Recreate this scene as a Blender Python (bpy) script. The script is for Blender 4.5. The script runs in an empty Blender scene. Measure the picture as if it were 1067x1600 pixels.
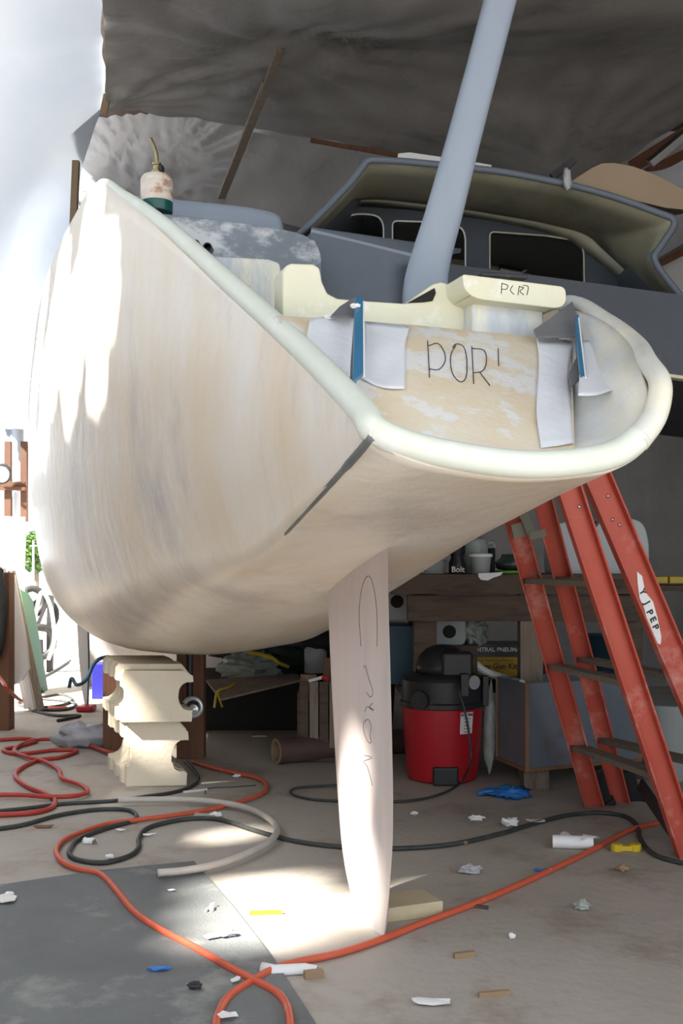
import bpy, bmesh, math, random
from mathutils import Vector, Matrix, noise
from mathutils.bvhtree import BVHTree
random.seed(7)
V = Vector
sc = bpy.context.scene
COL = sc.collection
EYE = V((0, 0, 1.08)); FP = 1730.0; CX = 533.5; HY = 880.0
PI = math.pi

# ------------------------------------------------------------------ placing
def ray(px, py): return V(((px - CX) / FP, 1.0, (HY - py) / FP))
def P(px, py, d): return EYE + ray(px, py) * d
def G(px, py, z=0.0):
    d = (EYE.z - z) * FP / (py - HY)
    return EYE + ray(px, py) * d
A0 = math.radians(18)
FW = V((-math.sin(A0), math.cos(A0), 0)); PL = V((-math.cos(A0), -math.sin(A0), 0)); UP = V((0, 0, 1))
C0 = V((0.394, 2.377, 0))
def H(t, v, z): return C0 + FW * t + PL * v + UP * z
def S(px, py, t):
    r = ray(px, py); k = (C0 + FW * t - EYE).dot(FW) / r.dot(FW)
    return EYE + r * k

# ------------------------------------------------------------------ materials
MC = {}
def pm(name, col, rough=.6, col2=None, sc1=6, mix=.5, col3=None, sc3=2, th3=(.5, .7), bump=0, bsc=40, metal=0, trans=0,
       stretch=(1, 1, 1), spec=.5, sub=0, alpha=1, coat=0, ior=1.45, det=6, transl=0, rough2=None):
    if name in MC: return MC[name]
    m = bpy.data.materials.new(name); m.use_nodes = True
    nt = m.node_tree; N = nt.nodes; Lk = nt.links
    b = N['Principled BSDF']
    b.inputs['Roughness'].default_value = rough; b.inputs['Metallic'].default_value = metal
    b.inputs['Specular IOR Level'].default_value = spec; b.inputs['Transmission Weight'].default_value = trans
    b.inputs['Alpha'].default_value = alpha; b.inputs['IOR'].default_value = ior
    b.inputs['Coat Weight'].default_value = coat
    b.inputs['Base Color'].default_value = (*col, 1)
    tc = N.new('ShaderNodeTexCoord'); mp = N.new('ShaderNodeMapping'); mp.inputs['Scale'].default_value = stretch
    Lk.new(tc.outputs['Object'], mp.inputs['Vector'])
    last = None
    if col2:
        n = N.new('ShaderNodeTexNoise'); n.inputs['Scale'].default_value = sc1; n.inputs['Detail'].default_value = det
        n.inputs['Roughness'].default_value = .6
        Lk.new(mp.outputs[0], n.inputs['Vector'])
        r = N.new('ShaderNodeValToRGB'); r.color_ramp.elements[0].position = .5 - .22; r.color_ramp.elements[1].position = .5 + .22
        r.color_ramp.elements[0].color = (*col, 1)
        r.color_ramp.elements[1].color = (*[col[i] * (1 - mix) + col2[i] * mix for i in range(3)], 1)
        Lk.new(n.outputs['Fac'], r.inputs['Fac']); last = r.outputs['Color']
        if col3:
            n3 = N.new('ShaderNodeTexNoise'); n3.inputs['Scale'].default_value = sc3; n3.inputs['Detail'].default_value = 8
            n3.inputs['Roughness'].default_value = .68
            Lk.new(mp.outputs[0], n3.inputs['Vector'])
            r3 = N.new('ShaderNodeMapRange'); r3.inputs['From Min'].default_value = th3[0]; r3.inputs['From Max'].default_value = th3[1]
            Lk.new(n3.outputs['Fac'], r3.inputs['Value'])
            mx = N.new('ShaderNodeMix'); mx.data_type = 'RGBA'
            Lk.new(r3.outputs[0], mx.inputs[0]); Lk.new(last, mx.inputs[6]); mx.inputs[7].default_value = (*col3, 1)
            last = mx.outputs[2]
        Lk.new(last, b.inputs['Base Color'])
        if rough2 is not None:
            rr = N.new('ShaderNodeMapRange'); rr.inputs['To Min'].default_value = rough; rr.inputs['To Max'].default_value = rough2
            Lk.new(n.outputs['Fac'], rr.inputs['Value']); Lk.new(rr.outputs[0], b.inputs['Roughness'])
    if bump:
        nb = N.new('ShaderNodeTexNoise'); nb.inputs['Scale'].default_value = bsc; nb.inputs['Detail'].default_value = 6
        Lk.new(mp.outputs[0], nb.inputs['Vector'])
        bn = N.new('ShaderNodeBump'); bn.inputs['Strength'].default_value = bump; bn.inputs['Distance'].default_value = .01
        Lk.new(nb.outputs['Fac'], bn.inputs['Height']); Lk.new(bn.outputs[0], b.inputs['Normal'])
    if transl:
        tl = N.new('ShaderNodeBsdfTranslucent')
        if last is not None: Lk.new(last, tl.inputs['Color'])
        else: tl.inputs['Color'].default_value = (*col, 1)
        ms = N.new('ShaderNodeMixShader'); ms.inputs[0].default_value = transl
        Lk.new(b.outputs[0], ms.inputs[1]); Lk.new(tl.outputs[0], ms.inputs[2])
        Lk.new(ms.outputs[0], N['Material Output'].inputs['Surface'])
    MC[name] = m
    return m

HULLM = pm('laminate_white', (.82, .79, .745), .42, (.76, .63, .46), 2.6, .95, (.52, .48, .445), 1.7, (.50, .72), .35, 16, stretch=(1, 1, .5), rough2=.28, det=12)
BEAD = pm('pale_green_filler', (.78, .82, .75), .55, (.66, .72, .56), 4, .6, (.80, .82, .80), 9, (.55, .66), .1, 30)
CREAM = pm('cream_laminate', (.88, .82, .68), .6, (.80, .60, .35), 3.2, .9, (.88, .87, .84), 7, (.50, .56), .2, 60, rough2=.4)
PALE = pm('pale_green_laminate', (.74, .74, .60), .6, (.68, .66, .48), 5, .8, (.83, .83, .77), 8, (.55, .68), .15, 80)
SANDED = pm('sanded_blue_white', (.76, .77, .73), .6, (.33, .41, .54), 9, .95, (.78, .76, .62), 4, (.48, .58), .2, 60, stretch=(1, 1, .35))
SHEEN = pm('sanded_inner', (.74, .74, .70), .4, (.48, .52, .58), 5, .7, (.78, .74, .60), 3, (.5, .7), .2, 40)
GREY = pm('grey_primer', (.125, .15, .185), .5, (.165, .19, .23), 4, .7, (.22, .25, .29), 5, (.62, .8), .05, 60)
GREYW = pm('grey_primer_sanded', (.16, .19, .23), .55, (.30, .34, .38), 5, .9, (.62, .65, .68), 5, (.50, .62), .1, 50, stretch=(1, 1, 1.8))
GREYL = pm('light_grey_primer', (.27, .32, .40), .42, (.32, .37, .44), 6, .7, (.50, .54, .58), 3, (.62, .8), .05, 60, stretch=(1, 1, .3))
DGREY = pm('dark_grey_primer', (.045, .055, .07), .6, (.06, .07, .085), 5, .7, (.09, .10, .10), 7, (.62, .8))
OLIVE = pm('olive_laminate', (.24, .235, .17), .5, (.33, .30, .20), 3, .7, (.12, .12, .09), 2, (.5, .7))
OLIVEL = pm('olive_band', (.60, .60, .46), .55, (.45, .42, .32), 8, .8, (.5, .5, .4), 6, (.6, .7))
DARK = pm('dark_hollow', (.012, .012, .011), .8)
BLACK = pm('black_plastic', (.018, .018, .02), .45, (.03, .03, .033), 10, .8, (.12, .11, .10), 6, (.62, .8))
RUB = pm('black_rubber', (.02, .022, .022), .5, (.05, .05, .05), 20, .7)
CONC = pm('concrete', (.47, .43, .385), .75, (.36, .32, .28), 1.3, .9, (.26, .20, .155), 2.3, (.52, .72), .35, 22, det=12)
MATM = pm('mat_grey', (.115, .125, .13), .75, (.20, .21, .21), 2.2, .9, (.36, .36, .34), 3, (.54, .74), .3, 120, det=12)
SHEETL = pm('translucent_sheet', (.66, .74, .86), .45, (.56, .65, .80), 2.5, .8, bump=.6, bsc=2.2, transl=.06, stretch=(1, .35, 1))
SHEETG = pm('grey_plastic_sheet', (.38, .365, .35), .30, (.26, .25, .235), 1.2, .8, (.12, .11, .10), 1.3, (.55, .72), 1.6, 4, stretch=(1, 1, 1), spec=.6, det=10)
SHEETD = pm('dark_plastic_sheet', (.10, .092, .08), .45, (.05, .045, .04), 1.4, .8, bump=.8, bsc=5)
SHEETB = pm('back_plastic_sheet', (.34, .33, .325), .32, (.24, .23, .22), 1.2, .8, bump=1.5, bsc=4, spec=.6)
SHEETM = pm('pale_plastic_sheet', (.58, .58, .62), .35, (.45, .45, .48), 3, .8, bump=.9, bsc=6, transl=.2)
WOODR = pm('reddish_timber', (.15, .06, .03), .65, (.21, .10, .055), 4, .8, (.10, .05, .03), 6, (.55, .7), stretch=(6, 6, .6))
WOODF = pm('dark_red_timber', (.07, .03, .018), .8, (.10, .05, .03), 4, .8)
WOODO = pm('weathered_timber', (.20, .15, .11), .75, (.30, .25, .20), 5, .8, (.10, .08, .06), 6, (.55, .7), .3, 30, stretch=(5, 5, .8))
WOODD = pm('dark_timber', (.085, .055, .04), .8, (.13, .09, .065), 6, .8, (.04, .03, .025), 4, (.5, .7), .3, 30, stretch=(1, 3, 6))
WOODB = pm('batten_wood', (.34, .23, .13), .7, (.24, .16, .10), 8, .8)
PINE = pm('pine_wood', (.62, .54, .36), .6, (.52, .43, .27), 5, .8, stretch=(1, 8, 8))
STEPW = pm('step_wood', (.22, .19, .155), .75, (.15, .12, .10), 10, .9, (.33, .3, .26), 6, (.6, .7), .3, 40, stretch=(1, 4, 6))
REDL = pm('ladder_red', (.50, .10, .065), .48, (.44, .065, .042), 5, .8, (.64, .32, .27), 4, (.55, .72), .1, 40)
RED = pm('red_plastic', (.46, .012, .022), .38, (.38, .012, .02), 5, .7)
ORANGE = pm('orange_cord', (.66, .12, .06), .5, (.56, .10, .05), 20, .8, (.62, .35, .28), 14, (.6, .7))
DRED = pm('dull_red_cord', (.48, .05, .035), .5, (.4, .04, .03), 20, .8)
CORD = pm('black_cord', (.03, .035, .035), .55, (.07, .075, .07), 25, .8)
TUBE = pm('milky_tube', (.66, .62, .57), .35, (.58, .53, .48), 12, .8, transl=.2)
FOAM = pm('cream_foam', (.78, .70, .56), .75, (.72, .62, .46), 5, .8, (.60, .48, .33), 8, (.62, .75), .3, 60)
STEEL = pm('worn_steel', (.42, .43, .44), .3, (.3, .3, .31), 8, .8, metal=.9)
STEELB = pm('chrome', (.75, .76, .78), .3, metal=.6)
GALV = pm('sheet_metal', (.20, .23, .29), .4, (.26, .28, .32), 4, .8, (.22, .13, .08), 2.6, (.56, .68), metal=.35)
RUST = pm('rust_edge', (.30, .16, .08), .7, (.2, .1, .05), 12, .8)
BRASS = pm('brass', (.38, .30, .16), .3, (.25, .19, .1), 12, .8, metal=.85)
TEAL = pm('dark_green_paint', (.01, .09, .08), .3)
LABELW = pm('rusty_white_label', (.74, .72, .68), .5, (.55, .40, .28), 18, .9, (.38, .20, .12), 9, (.55, .66), stretch=(1, 1, 2))
WHITE = pm('white_paper', (.84, .84, .84), .6, (.74, .74, .73), 10, .6)
CLOTH = pm('white_cloth', (.80, .82, .86), .7, (.72, .75, .80), 4, .8, bump=.3, bsc=25)
BLUE = pm('blue_strip', (.03, .16, .30), .4, (.05, .2, .36), 10, .7)
GLOVE = pm('blue_glove', (.02, .16, .55), .4, (.05, .25, .65), 14, .7)
BLUE2 = pm('deep_blue_plastic', (.015, .015, .18), .4)
BLUE3 = pm('teal_blue_plastic', (.012, .06, .10), .5)
YEL = pm('yellow_plastic', (.65, .47, .02), .45, (.5, .36, .03), 9, .7)
YELB = pm('yellow_card', (.52, .30, .015), .6)
GREEN = pm('green_plastic', (.12, .42, .04), .45)
GREENB = pm('green_board', (.012, .10, .045), .6, (.01, .07, .03), 5, .8)
CLEAR = pm('clear_plastic', (.75, .80, .80), .2, trans=.75, ior=1.3, alpha=1)
BAG = pm('crinkled_clear_bag', (.55, .60, .56), .25, (.3, .33, .3), 12, .9, bump=1, bsc=14, transl=.25)
GBAG = pm('dark_green_bag', (.03, .05, .04), .3, (.06, .09, .07), 8, .8, bump=1, bsc=9)
JUG = pm('milky_jug', (.66, .70, .72), .4, (.60, .64, .66), 3, .7, transl=.25)
JUGD = pm('dusty_grey_jug', (.38, .40, .40), .5, (.3, .32, .32), 6, .8)
KRAFT = pm('cardboard', (.32, .22, .14), .8, (.25, .17, .11), 6, .8)
TUBEC = pm('brown_tube', (.075, .04, .035), .6, (.12, .075, .065), 5, .8)
TAN = pm('tan_ply', (.36, .27, .185), .6, (.31, .23, .155), 3, .8, spec=.3)
MAUVE = pm('rudder_laminate', (.68, .60, .575), .5, (.60, .51, .49), 3, .8, (.44, .45, .49), 1.6, (.55, .74), .15, 25, stretch=(3, 3, .35), rough2=.38)
INK = pm('pencil_ink', (.05, .04, .035), .9)
REDINK = pm('red_ink', (.6, .05, .05), .9)
GREENINK = pm('green_ink', (.1, .42, .36), .9)
HINGE = pm('hinge_metal', (.15, .15, .11), .5, metal=.5)
CORR = pm('corrugated_metal', (.62, .66, .74), .4, (.5, .54, .6), 4, .7, metal=.3)
GRASSM = pm('leaf_green', (.10, .20, .05), .8, (.25, .38, .12), 5, .8)
OUTG = pm('outdoor_ground', (.26, .26, .27), .9, (.20, .20, .21), 2, .8)
OFFW = pm('off_white_board', (.80, .79, .76), .6, (.70, .69, .66), 3, .7)
GROOVE = pm('groove_grey', (.20, .21, .21), .7, (.12, .13, .13), 12, .8)

# ------------------------------------------------------------------ mesh helpers
def link(name, me, mat, parent=None, smooth=False, label=None):
    o = bpy.data.objects.new(name, me); COL.objects.link(o)
    if mat and not me.materials: me.materials.append(mat)
    if smooth:
        for p in me.polygons: p.use_smooth = True
    if parent: o.parent = parent; o.matrix_parent_inverse = parent.matrix_world.inverted() if False else Matrix.Translation(-parent.location) if parent.parent is None else Matrix.Identity(4)
    if label: o['label'] = label
    return o
class MB:
    def __init__(s): s.v = []; s.f = []
    def add(s, vs, fs):
        n = len(s.v); s.v += [V(p) for p in vs]; s.f += [[i + n for i in f] for f in fs]; return s
    def box(s, c, sx, sy, sz, R=None):
        R = R or Matrix.Identity(3); c = V(c)
        vs = [c + R @ V((x * sx / 2, y * sy / 2, z * sz / 2)) for x in (-1, 1) for y in (-1, 1) for z in (-1, 1)]
        return s.add(vs, [(0, 1, 3, 2), (4, 6, 7, 5), (0, 4, 5, 1), (2, 3, 7, 6), (0, 2, 6, 4), (1, 5, 7, 3)])
    def beam(s, a, b, w, h, side=None):
        a = V(a); b = V(b); d = (b - a); L = d.length; d.normalize()
        side = V(side) if side else V((1, 0, 0))
        u = (side - d * side.dot(d)).normalized(); w2 = d.cross(u)
        R = Matrix((u, w2, d)).transposed()
        return s.box((a + b) / 2, w, h, L, R)
    def tube(s, pts, r, n=8, closed=False, caps=True):
        pts = [V(p) for p in pts]; m = len(pts); rings = []
        rs = r if isinstance(r, (list, tuple)) else [r] * m
        up = V((0, 0, 1)); prev = None
        base = len(s.v)
        for i, p in enumerate(pts):
            a = pts[(i - 1) % m] if (closed or i > 0) else p
            b = pts[(i + 1) % m] if (closed or i < m - 1) else p
            t = (b - a)
            t = t.normalized() if t.length > 1e-9 else V((0, 0, 1))
            if prev is None:
                ref = V((0, 0, 1)) if abs(t.z) < .9 else V((1, 0, 0)); u = t.cross(ref).normalized()
            else:
                u = (prev - t * prev.dot(t))
                u = u.normalized() if u.length > 1e-6 else t.cross(V((0, 0, 1))).normalized()
            prev = u; w = t.cross(u)
            for k in range(n):
                an = 2 * PI * k / n
                s.v.append(p + (u * math.cos(an) + w * math.sin(an)) * rs[i])
        for i in range(m if closed else m - 1):
            j = (i + 1) % m
            for k in range(n):
                s.f.append([base + i * n + k, base + i * n + (k + 1) % n, base + j * n + (k + 1) % n, base + j * n + k])
        if caps and not closed:
            s.f.append([base + k for k in range(n)][::-1]); s.f.append([base + (m - 1) * n + k for k in range(n)])
        return s
    def lathe(s, c, prof, n=32, axis=None, cap=True):
        c = V(c); ax = V(axis).normalized() if axis else V((0, 0, 1))
        u = ax.orthogonal().normalized() if axis else V((1, 0, 0)); w = ax.cross(u)
        base = len(s.v)
        for r, z in prof:
            for k in range(n):
                an = 2 * PI * k / n
                s.v.append(c + ax * z + (u * math.cos(an) + w * math.sin(an)) * r)
        for i in range(len(prof) - 1):
            for k in range(n):
                s.f.append([base + i * n + k, base + i * n + (k + 1) % n, base + (i + 1) * n + (k + 1) % n, base + (i + 1) * n + k])
        if cap:
            s.f.append([base + k for k in range(n)][::-1]); s.f.append([base + (len(prof) - 1) * n + k for k in range(n)])
        return s
    def grid(s, rows, closed=False):
        base = len(s.v); n = len(rows[0])
        for r in rows: s.v += [V(p) for p in r]
        for i in range(len(rows) - 1):
            for k in range(n - 1 + (1 if closed else 0)):
                s.f.append([base + i * n + k, base + i * n + (k + 1) % n, base + (i + 1) * n + (k + 1) % n, base + (i + 1) * n + k])
        return s
    def prism(s, pts, vec):
        pts = [V(p) for p in pts]; n = len(pts); vec = V(vec)
        base = len(s.v); s.v += pts + [p + vec for p in pts]
        s.f.append([base + i for i in range(n)]); s.f.append([base + n + i for i in range(n)][::-1])
        for i in range(n): s.f.append([base + i, base + n + i, base + n + (i + 1) % n, base + (i + 1) % n])
        return s
    def build(s, name, mat, parent=None, smooth=False, bevel=0, thick=0, sub=0, label=None, seg=2, angle=None):
        me = bpy.data.meshes.new(name)
        org = V((0, 0, 0))
        if parent is None and s.v:
            mn = V([min(p[i] for p in s.v) for i in range(3)]); mx = V([max(p[i] for p in s.v) for i in range(3)])
            org = V(((mn.x + mx.x) / 2, (mn.y + mx.y) / 2, mn.z))
        me.from_pydata([p - org for p in s.v], [], s.f); me.validate()
        bm = bmesh.new(); bm.from_mesh(me)
        if not thick: bmesh.ops.recalc_face_normals(bm, faces=bm.faces)
        bm.to_mesh(me); bm.free()
        o = bpy.data.objects.new(name, me); COL.objects.link(o); o.location = org
        me.materials.append(mat)
        if parent is not None:
            o.parent = parent
            q = parent; off = V((0, 0, 0))
            while q is not None: off += q.location; q = q.parent
            o.location = -off
        if smooth:
            for p in me.polygons: p.use_smooth = True
            if angle:
                me.set_sharp_from_angle(angle=math.radians(angle))
        if thick:
            m = o.modifiers.new('s', 'SOLIDIFY'); m.thickness = thick; m.offset = 0
        if bevel:
            m = o.modifiers.new('b', 'BEVEL'); m.width = bevel; m.segments = seg; m.limit_method = 'ANGLE'; m.angle_limit = math.radians(40)
            for p in me.polygons: p.use_smooth = True
            m.harden_normals = True
        if sub:
            m = o.modifiers.new('u', 'SUBSURF'); m.levels = sub; m.render_levels = sub
        if label: o['label'] = label
        return o
def tag(o, label, cat, group=None):
    o['label'] = label; o['category'] = cat
    if group: o['group'] = group
    return o
def struct(o, label=None):
    o['kind'] = 'structure'
    if label: o['label'] = label
    return o
def thing(name, loc, label, cat, group=None):
    o = bpy.data.objects.new(name, None); COL.objects.link(o); o.location = loc; o.empty_display_size = .1
    return tag(o, label, cat, group)
def cr(pts, k=8, closed=False):
    pts = [V(p) for p in pts]; n = len(pts); out = []
    rng = range(n if closed else n - 1)
    for i in rng:
        p1 = pts[i]; p2 = pts[(i + 1) % n]
        p0 = pts[(i - 1) % n] if (closed or i > 0) else p1 * 2 - p2
        p3 = pts[(i + 2) % n] if (closed or i < n - 2) else p2 * 2 - p1
        for j in range(k):
            t = j / k
            out.append(.5 * ((2 * p1) + (p2 - p0) * t + (2 * p0 - 5 * p1 + 4 * p2 - p3) * t * t + (3 * p1 - p0 - 3 * p2 + p3) * t ** 3))
    if not closed: out.append(pts[-1])
    return out
def cr2(pts, k=6, closed=True):
    return [(q.x, q.y) for q in cr([V((a, b, 0)) for a, b in pts], k, closed)]
def rounded(pts, r, k=5):
    """round the corners of a 2D pixel outline; r single or per-corner"""
    n = len(pts); out = []
    for i in range(n):
        p = V((*pts[i], 0)); a = V((*pts[i - 1], 0)); b = V((*pts[(i + 1) % n], 0))
        rr = r[i] if isinstance(r, (list, tuple)) else r
        if rr <= 0: out.append((p.x, p.y)); continue
        da = (a - p); db = (b - p); ra = min(rr, da.length * .5); rb = min(rr, db.length * .5)
        s = p + da.normalized() * ra; e = p + db.normalized() * rb
        for j in range(k + 1):
            t = j / k; q = s * (1 - t) ** 2 + p * 2 * t * (1 - t) + e * t * t; out.append((q.x, q.y))
    return out
def plate(name, outline, holes, o, n, vec, mat, parent, bevel=0):
    """flat plate with holes: outline in pixels meets the plane (o, n), thickness along vec"""
    n = V(n).normalized(); ex = V((0, 0, 1)).cross(n).normalized(); ez = n.cross(ex)
    if ez.z < 0: ez = -ez
    def to2(px, py):
        r = ray(px, py); k = (V(o) - EYE).dot(n) / r.dot(n); q = EYE + r * k - V(o); return (q.dot(ex), q.dot(ez))
    cu = bpy.data.curves.new(name, 'CURVE'); cu.dimensions = '2D'; cu.fill_mode = 'BOTH'
    for poly in [outline] + holes:
        sp = cu.splines.new('POLY'); sp.points.add(len(poly) - 1); sp.use_cyclic_u = True
        for i, (a, b) in enumerate(poly):
            x, y = to2(a, b); sp.points[i].co = (x, y, 0, 1)
    ob = bpy.data.objects.new('tmp', cu); COL.objects.link(ob)
    dg = bpy.context.evaluated_depsgraph_get()
    me0 = bpy.data.meshes.new_from_object(ob.evaluated_get(dg))
    bpy.data.objects.remove(ob); bpy.data.curves.remove(cu)
    bm = bmesh.new(); bm.from_mesh(me0); bmesh.ops.remove_doubles(bm, verts=bm.verts, dist=1e-5)
    geo = bmesh.ops.extrude_face_region(bm, geom=list(bm.faces))
    vec = V(vec); lv = V((vec.dot(ex), vec.dot(ez), vec.dot(ex.cross(ez))))
    for g in geo['geom']:
        if isinstance(g, bmesh.types.BMVert): g.co += lv
    bmesh.ops.recalc_face_normals(bm, faces=bm.faces)
    mb = MB(); bm.verts.ensure_lookup_table()
    ezz = ex.cross(ez)
    for v in bm.verts: v.index = v.index
    bm.verts.index_update()
    mb.add([V(o) + ex * v.co.x + ez * v.co.y + ezz * v.co.z for v in bm.verts], [[v.index for v in f.verts] for f in bm.faces])
    bm.free(); bpy.data.meshes.remove(me0)
    return mb.build(name, mat, parent, bevel=bevel)
def sprism(name, pts, t, L, mat, parent, bevel=.012, smooth_k=0, label=None, taper=None):
    mb = MB().prism([S(a, b, t) for a, b in pts], FW * L)
    return mb.build(name, mat, parent, bevel=bevel, seg=3, label=label)
def crinkle(c, sx, sy, sz, seed=0, n=14, m=10, rough=.35, fr=3.0, R=None):
    c = V(c); R = R or Matrix.Identity(3); rows = []
    for i in range(m + 1):
        ph = PI * i / m; row = []
        for k in range(n):
            th = 2 * PI * k / n
            d = V((math.sin(ph) * math.cos(th), math.sin(ph) * math.sin(th), math.cos(ph)))
            q = 1 + rough * noise.noise(d * fr + V((seed * 7.1, seed * 3.3, 1.7))) + rough * .5 * noise.noise(d * fr * 2.5 + V((seed, 5, 9)))
            row.append(c + R @ V((d.x * sx / 2 * q, d.y * sy / 2 * q, d.z * sz / 2 * q)))
        rows.append(row)
    return MB().grid(rows, True)
def text(body, size, loc, ex, ey, mat, parent, name='lettering', thick=.001, align='CENTER', bold=0):
    cu = bpy.data.curves.new('t', 'FONT'); cu.body = body; cu.size = size; cu.extrude = thick; cu.align_x = align; cu.align_y = 'CENTER'; cu.offset = bold
    ob = bpy.data.objects.new('t', cu); COL.objects.link(ob)
    me = bpy.data.meshes.new_from_object(ob.evaluated_get(bpy.context.evaluated_depsgraph_get()))
    bpy.data.objects.remove(ob); bpy.data.curves.remove(cu)
    ex = V(ex).normalized(); ey = V(ey).normalized(); ez = ex.cross(ey)
    mb = MB().add([V(loc) + ex * v.co.x + ey * v.co.y + ez * v.co.z for v in me.vertices], [list(p.vertices) for p in me.polygons])
    bpy.data.meshes.remove(me)
    return mb.build(name, mat, parent)
def interp(tab, t):
    """Catmull-Rom over a table [(t, value...)]"""
    n = len(tab)
    if t <= tab[0][0]: return tab[0][1:]
    if t >= tab[-1][0]: return tab[-1][1:]
    for i in range(n - 1):
        if tab[i][0] <= t <= tab[i + 1][0]: break
    p1 = tab[i]; p2 = tab[i + 1]; u = (t - p1[0]) / (p2[0] - p1[0]); out = []
    for c in range(1, len(p1)):
        def slope(j):
            if 0 < j < n - 1: return (tab[j + 1][c] - tab[j - 1][c]) / (tab[j + 1][0] - tab[j - 1][0])
            j2 = min(j, n - 2) if j else 0
            return (tab[j2 + 1][c] - tab[j2][c]) / (tab[j2 + 1][0] - tab[j2][0])
        h = p2[0] - p1[0]; m1 = slope(i) * h; m2 = slope(i + 1) * h
        out.append((2 * u ** 3 - 3 * u ** 2 + 1) * p1[c] + (u ** 3 - 2 * u ** 2 + u) * m1 + (-2 * u ** 3 + 3 * u ** 2) * p2[c] + (u ** 3 - u ** 2) * m2)
    return out

# ================================================================== BOAT
boat = thing('catamaran', H(1.4, 0, 0), 'unpainted white and grey sailing catamaran under construction, propped on cream foam blocks', 'boat')
# port half sections: gunwale G, mid side, low side, chine/bilge, bottom, centre   (v, z)
PS = [(0,   (.346, 1.358), (.346, 1.352), (.345, 1.346), (.342, 1.338), (.25, 1.300), (.12, 1.280), (0, 1.272)),
      (.3,  (.358, 1.515), (.362, 1.42), (.362, 1.34), (.348, 1.262), (.26, 1.245), (.12, 1.232), (0, 1.228)),
      (.6,  (.38, 1.669), (.390, 1.50), (.388, 1.34), (.35, 1.188), (.26, 1.188), (.13, 1.184), (0, 1.182)),
      (1.0, (.44, 1.89), (.452, 1.62), (.438, 1.34), (.358, 1.100), (.26, 1.100), (.13, 1.098), (0, 1.097)),
      (1.5, (.55, 2.195), (.556, 1.78), (.528, 1.37), (.425, 1.07), (.30, 1.00), (.15, .975), (0, .965)),
      (2.0, (.62, 2.44), (.632, 1.92), (.605, 1.42), (.50, 1.05), (.34, .925), (.17, .875), (0, .86)),
      (2.4, (.66, 2.61), (.69, 2.0), (.665, 1.42), (.56, 1.0), (.38, .85), (.19, .79), (0, .775)),
      (3.0, (.70, 2.65), (.75, 2.02), (.735, 1.42), (.635, .95), (.43, .75), (.21, .685), (0, .67)),
      (3.5, (.735, 2.65), (.79, 2.04), (.785, 1.42), (.69, .93), (.50, .70), (.24, .635), (0, .625)),
      (4.5, (.765, 2.65), (.82, 2.06), (.81, 1.48), (.72, .95), (.53, .70), (.26, .625), (0, .61)),
      (6.0, (.74, 2.66), (.78, 2.1), (.75, 1.5), (.66, .98), (.48, .72), (.24, .64), (0, .62)),
      (7.6, (.62, 2.68), (.60, 2.1), (.55, 1.5), (.44, .98), (.32, .76), (.16, .69), (0, .68)),
      (9.2, (.30, 2.70), (.26, 2.1), (.20, 1.5), (.14, 1.0), (.10, .82), (.05, .78), (0, .77))]
# starboard half: centre -> turn of bilge -> topside edge  (v negative)
SS = [(0,   (-.12, 1.280), (-.22, 1.298), (-.295, 1.345), (-.335, 1.41), (-.350, 1.482)),
      (.12, (-.12, 1.264), (-.23, 1.282), (-.318, 1.34), (-.368, 1.45), (-.385, 1.555)),
      (.3,  (-.12, 1.236), (-.24, 1.256), (-.345, 1.33), (-.42, 1.47), (-.475, 1.64)),
      (.55, (-.13, 1.194), (-.25, 1.212), (-.36, 1.29), (-.46, 1.49), (-.545, 1.754)),
      (.85, (-.13, 1.132), (-.25, 1.152), (-.36, 1.24), (-.48, 1.49), (-.595, 1.879)),
      (1.4, (-.15, 1.000), (-.27, 1.03), (-.38, 1.13), (-.50, 1.50), (-.60, 1.90)),
      (2.0, (-.17, .878), (-.32, .915), (-.45, 1.04), (-.56, 1.50), (-.60, 1.90)),
      (3.0, (-.21, .690), (-.41, .74), (-.60, .93), (-.70, 1.50), (-.70, 1.90)),
      (4.5, (-.25, .630), (-.50, .69), (-.70, .95), (-.80, 1.50), (-.78, 1.90)),
      (7.6, (-.16, .70), (-.32, .76), (-.44, .98), (-.52, 1.50), (-.55, 1.90)),
      (9.2, (-.05, .79), (-.10, .82), (-.14, 1.0), (-.18, 1.50), (-.20, 1.90))]
def flat(tab): return [(r[0], *[c for p in r[1:] for c in p]) for r in tab]
PSf, SSf = flat(PS), flat(SS)
def section(t):
    a = interp(PSf, t); b = interp(SSf, t)
    port = [(a[i], a[i + 1]) for i in range(0, len(a), 2)]; star = [(b[i], b[i + 1]) for i in range(0, len(b), 2)]
    # port topside gunwale..chine and bottom chine..stbd, chine kept crisp aft, faired forward
    k = min(1, max(0, (t - .75) / .9))
    top = cr([V((*p, 0)) for p in port[:4]], 7)
    bot = cr([V((*p, 0)) for p in port[3:] + star], 5)
    full = cr([V((*p, 0)) for p in port + star], 1)
    allc = cr([V((*p, 0)) for p in port + star], 10)
    # blend crisp and fair versions with equal counts
    crisp = top[:-1] + bot
    seg = [V((*p, 0)) for p in port + star]; fair = []
    f1 = cr(seg, 7)[:21]; f2 = cr(seg, 5)[15:]
    fair = f1 + f2
    n = min(len(crisp), len(fair))
    return [crisp[i].lerp(fair[i], k) for i in range(n)]
ts = [0, .04, .08, .12, .2, .3, .4, .5, .6, .7, .8, .9, 1.0, 1.1, 1.25, 1.4, 1.55, 1.7, 1.85, 2.0, 2.2, 2.4, 2.6, 2.8, 3.0, 3.25, 3.5, 3.8, 4.1, 4.5, 5, 5.5, 6, 6.5, 7, 7.6, 8.2, 8.8, 9.2]
rows = [[H(t, q.x, q.y) for q in section(t)] for t in ts]
mb = MB().grid(rows); hull_bvh = BVHTree.FromPolygons(mb.v, mb.f)
hull = mb.build('hull', HULLM, boat, smooth=True, thick=.022)
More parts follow.
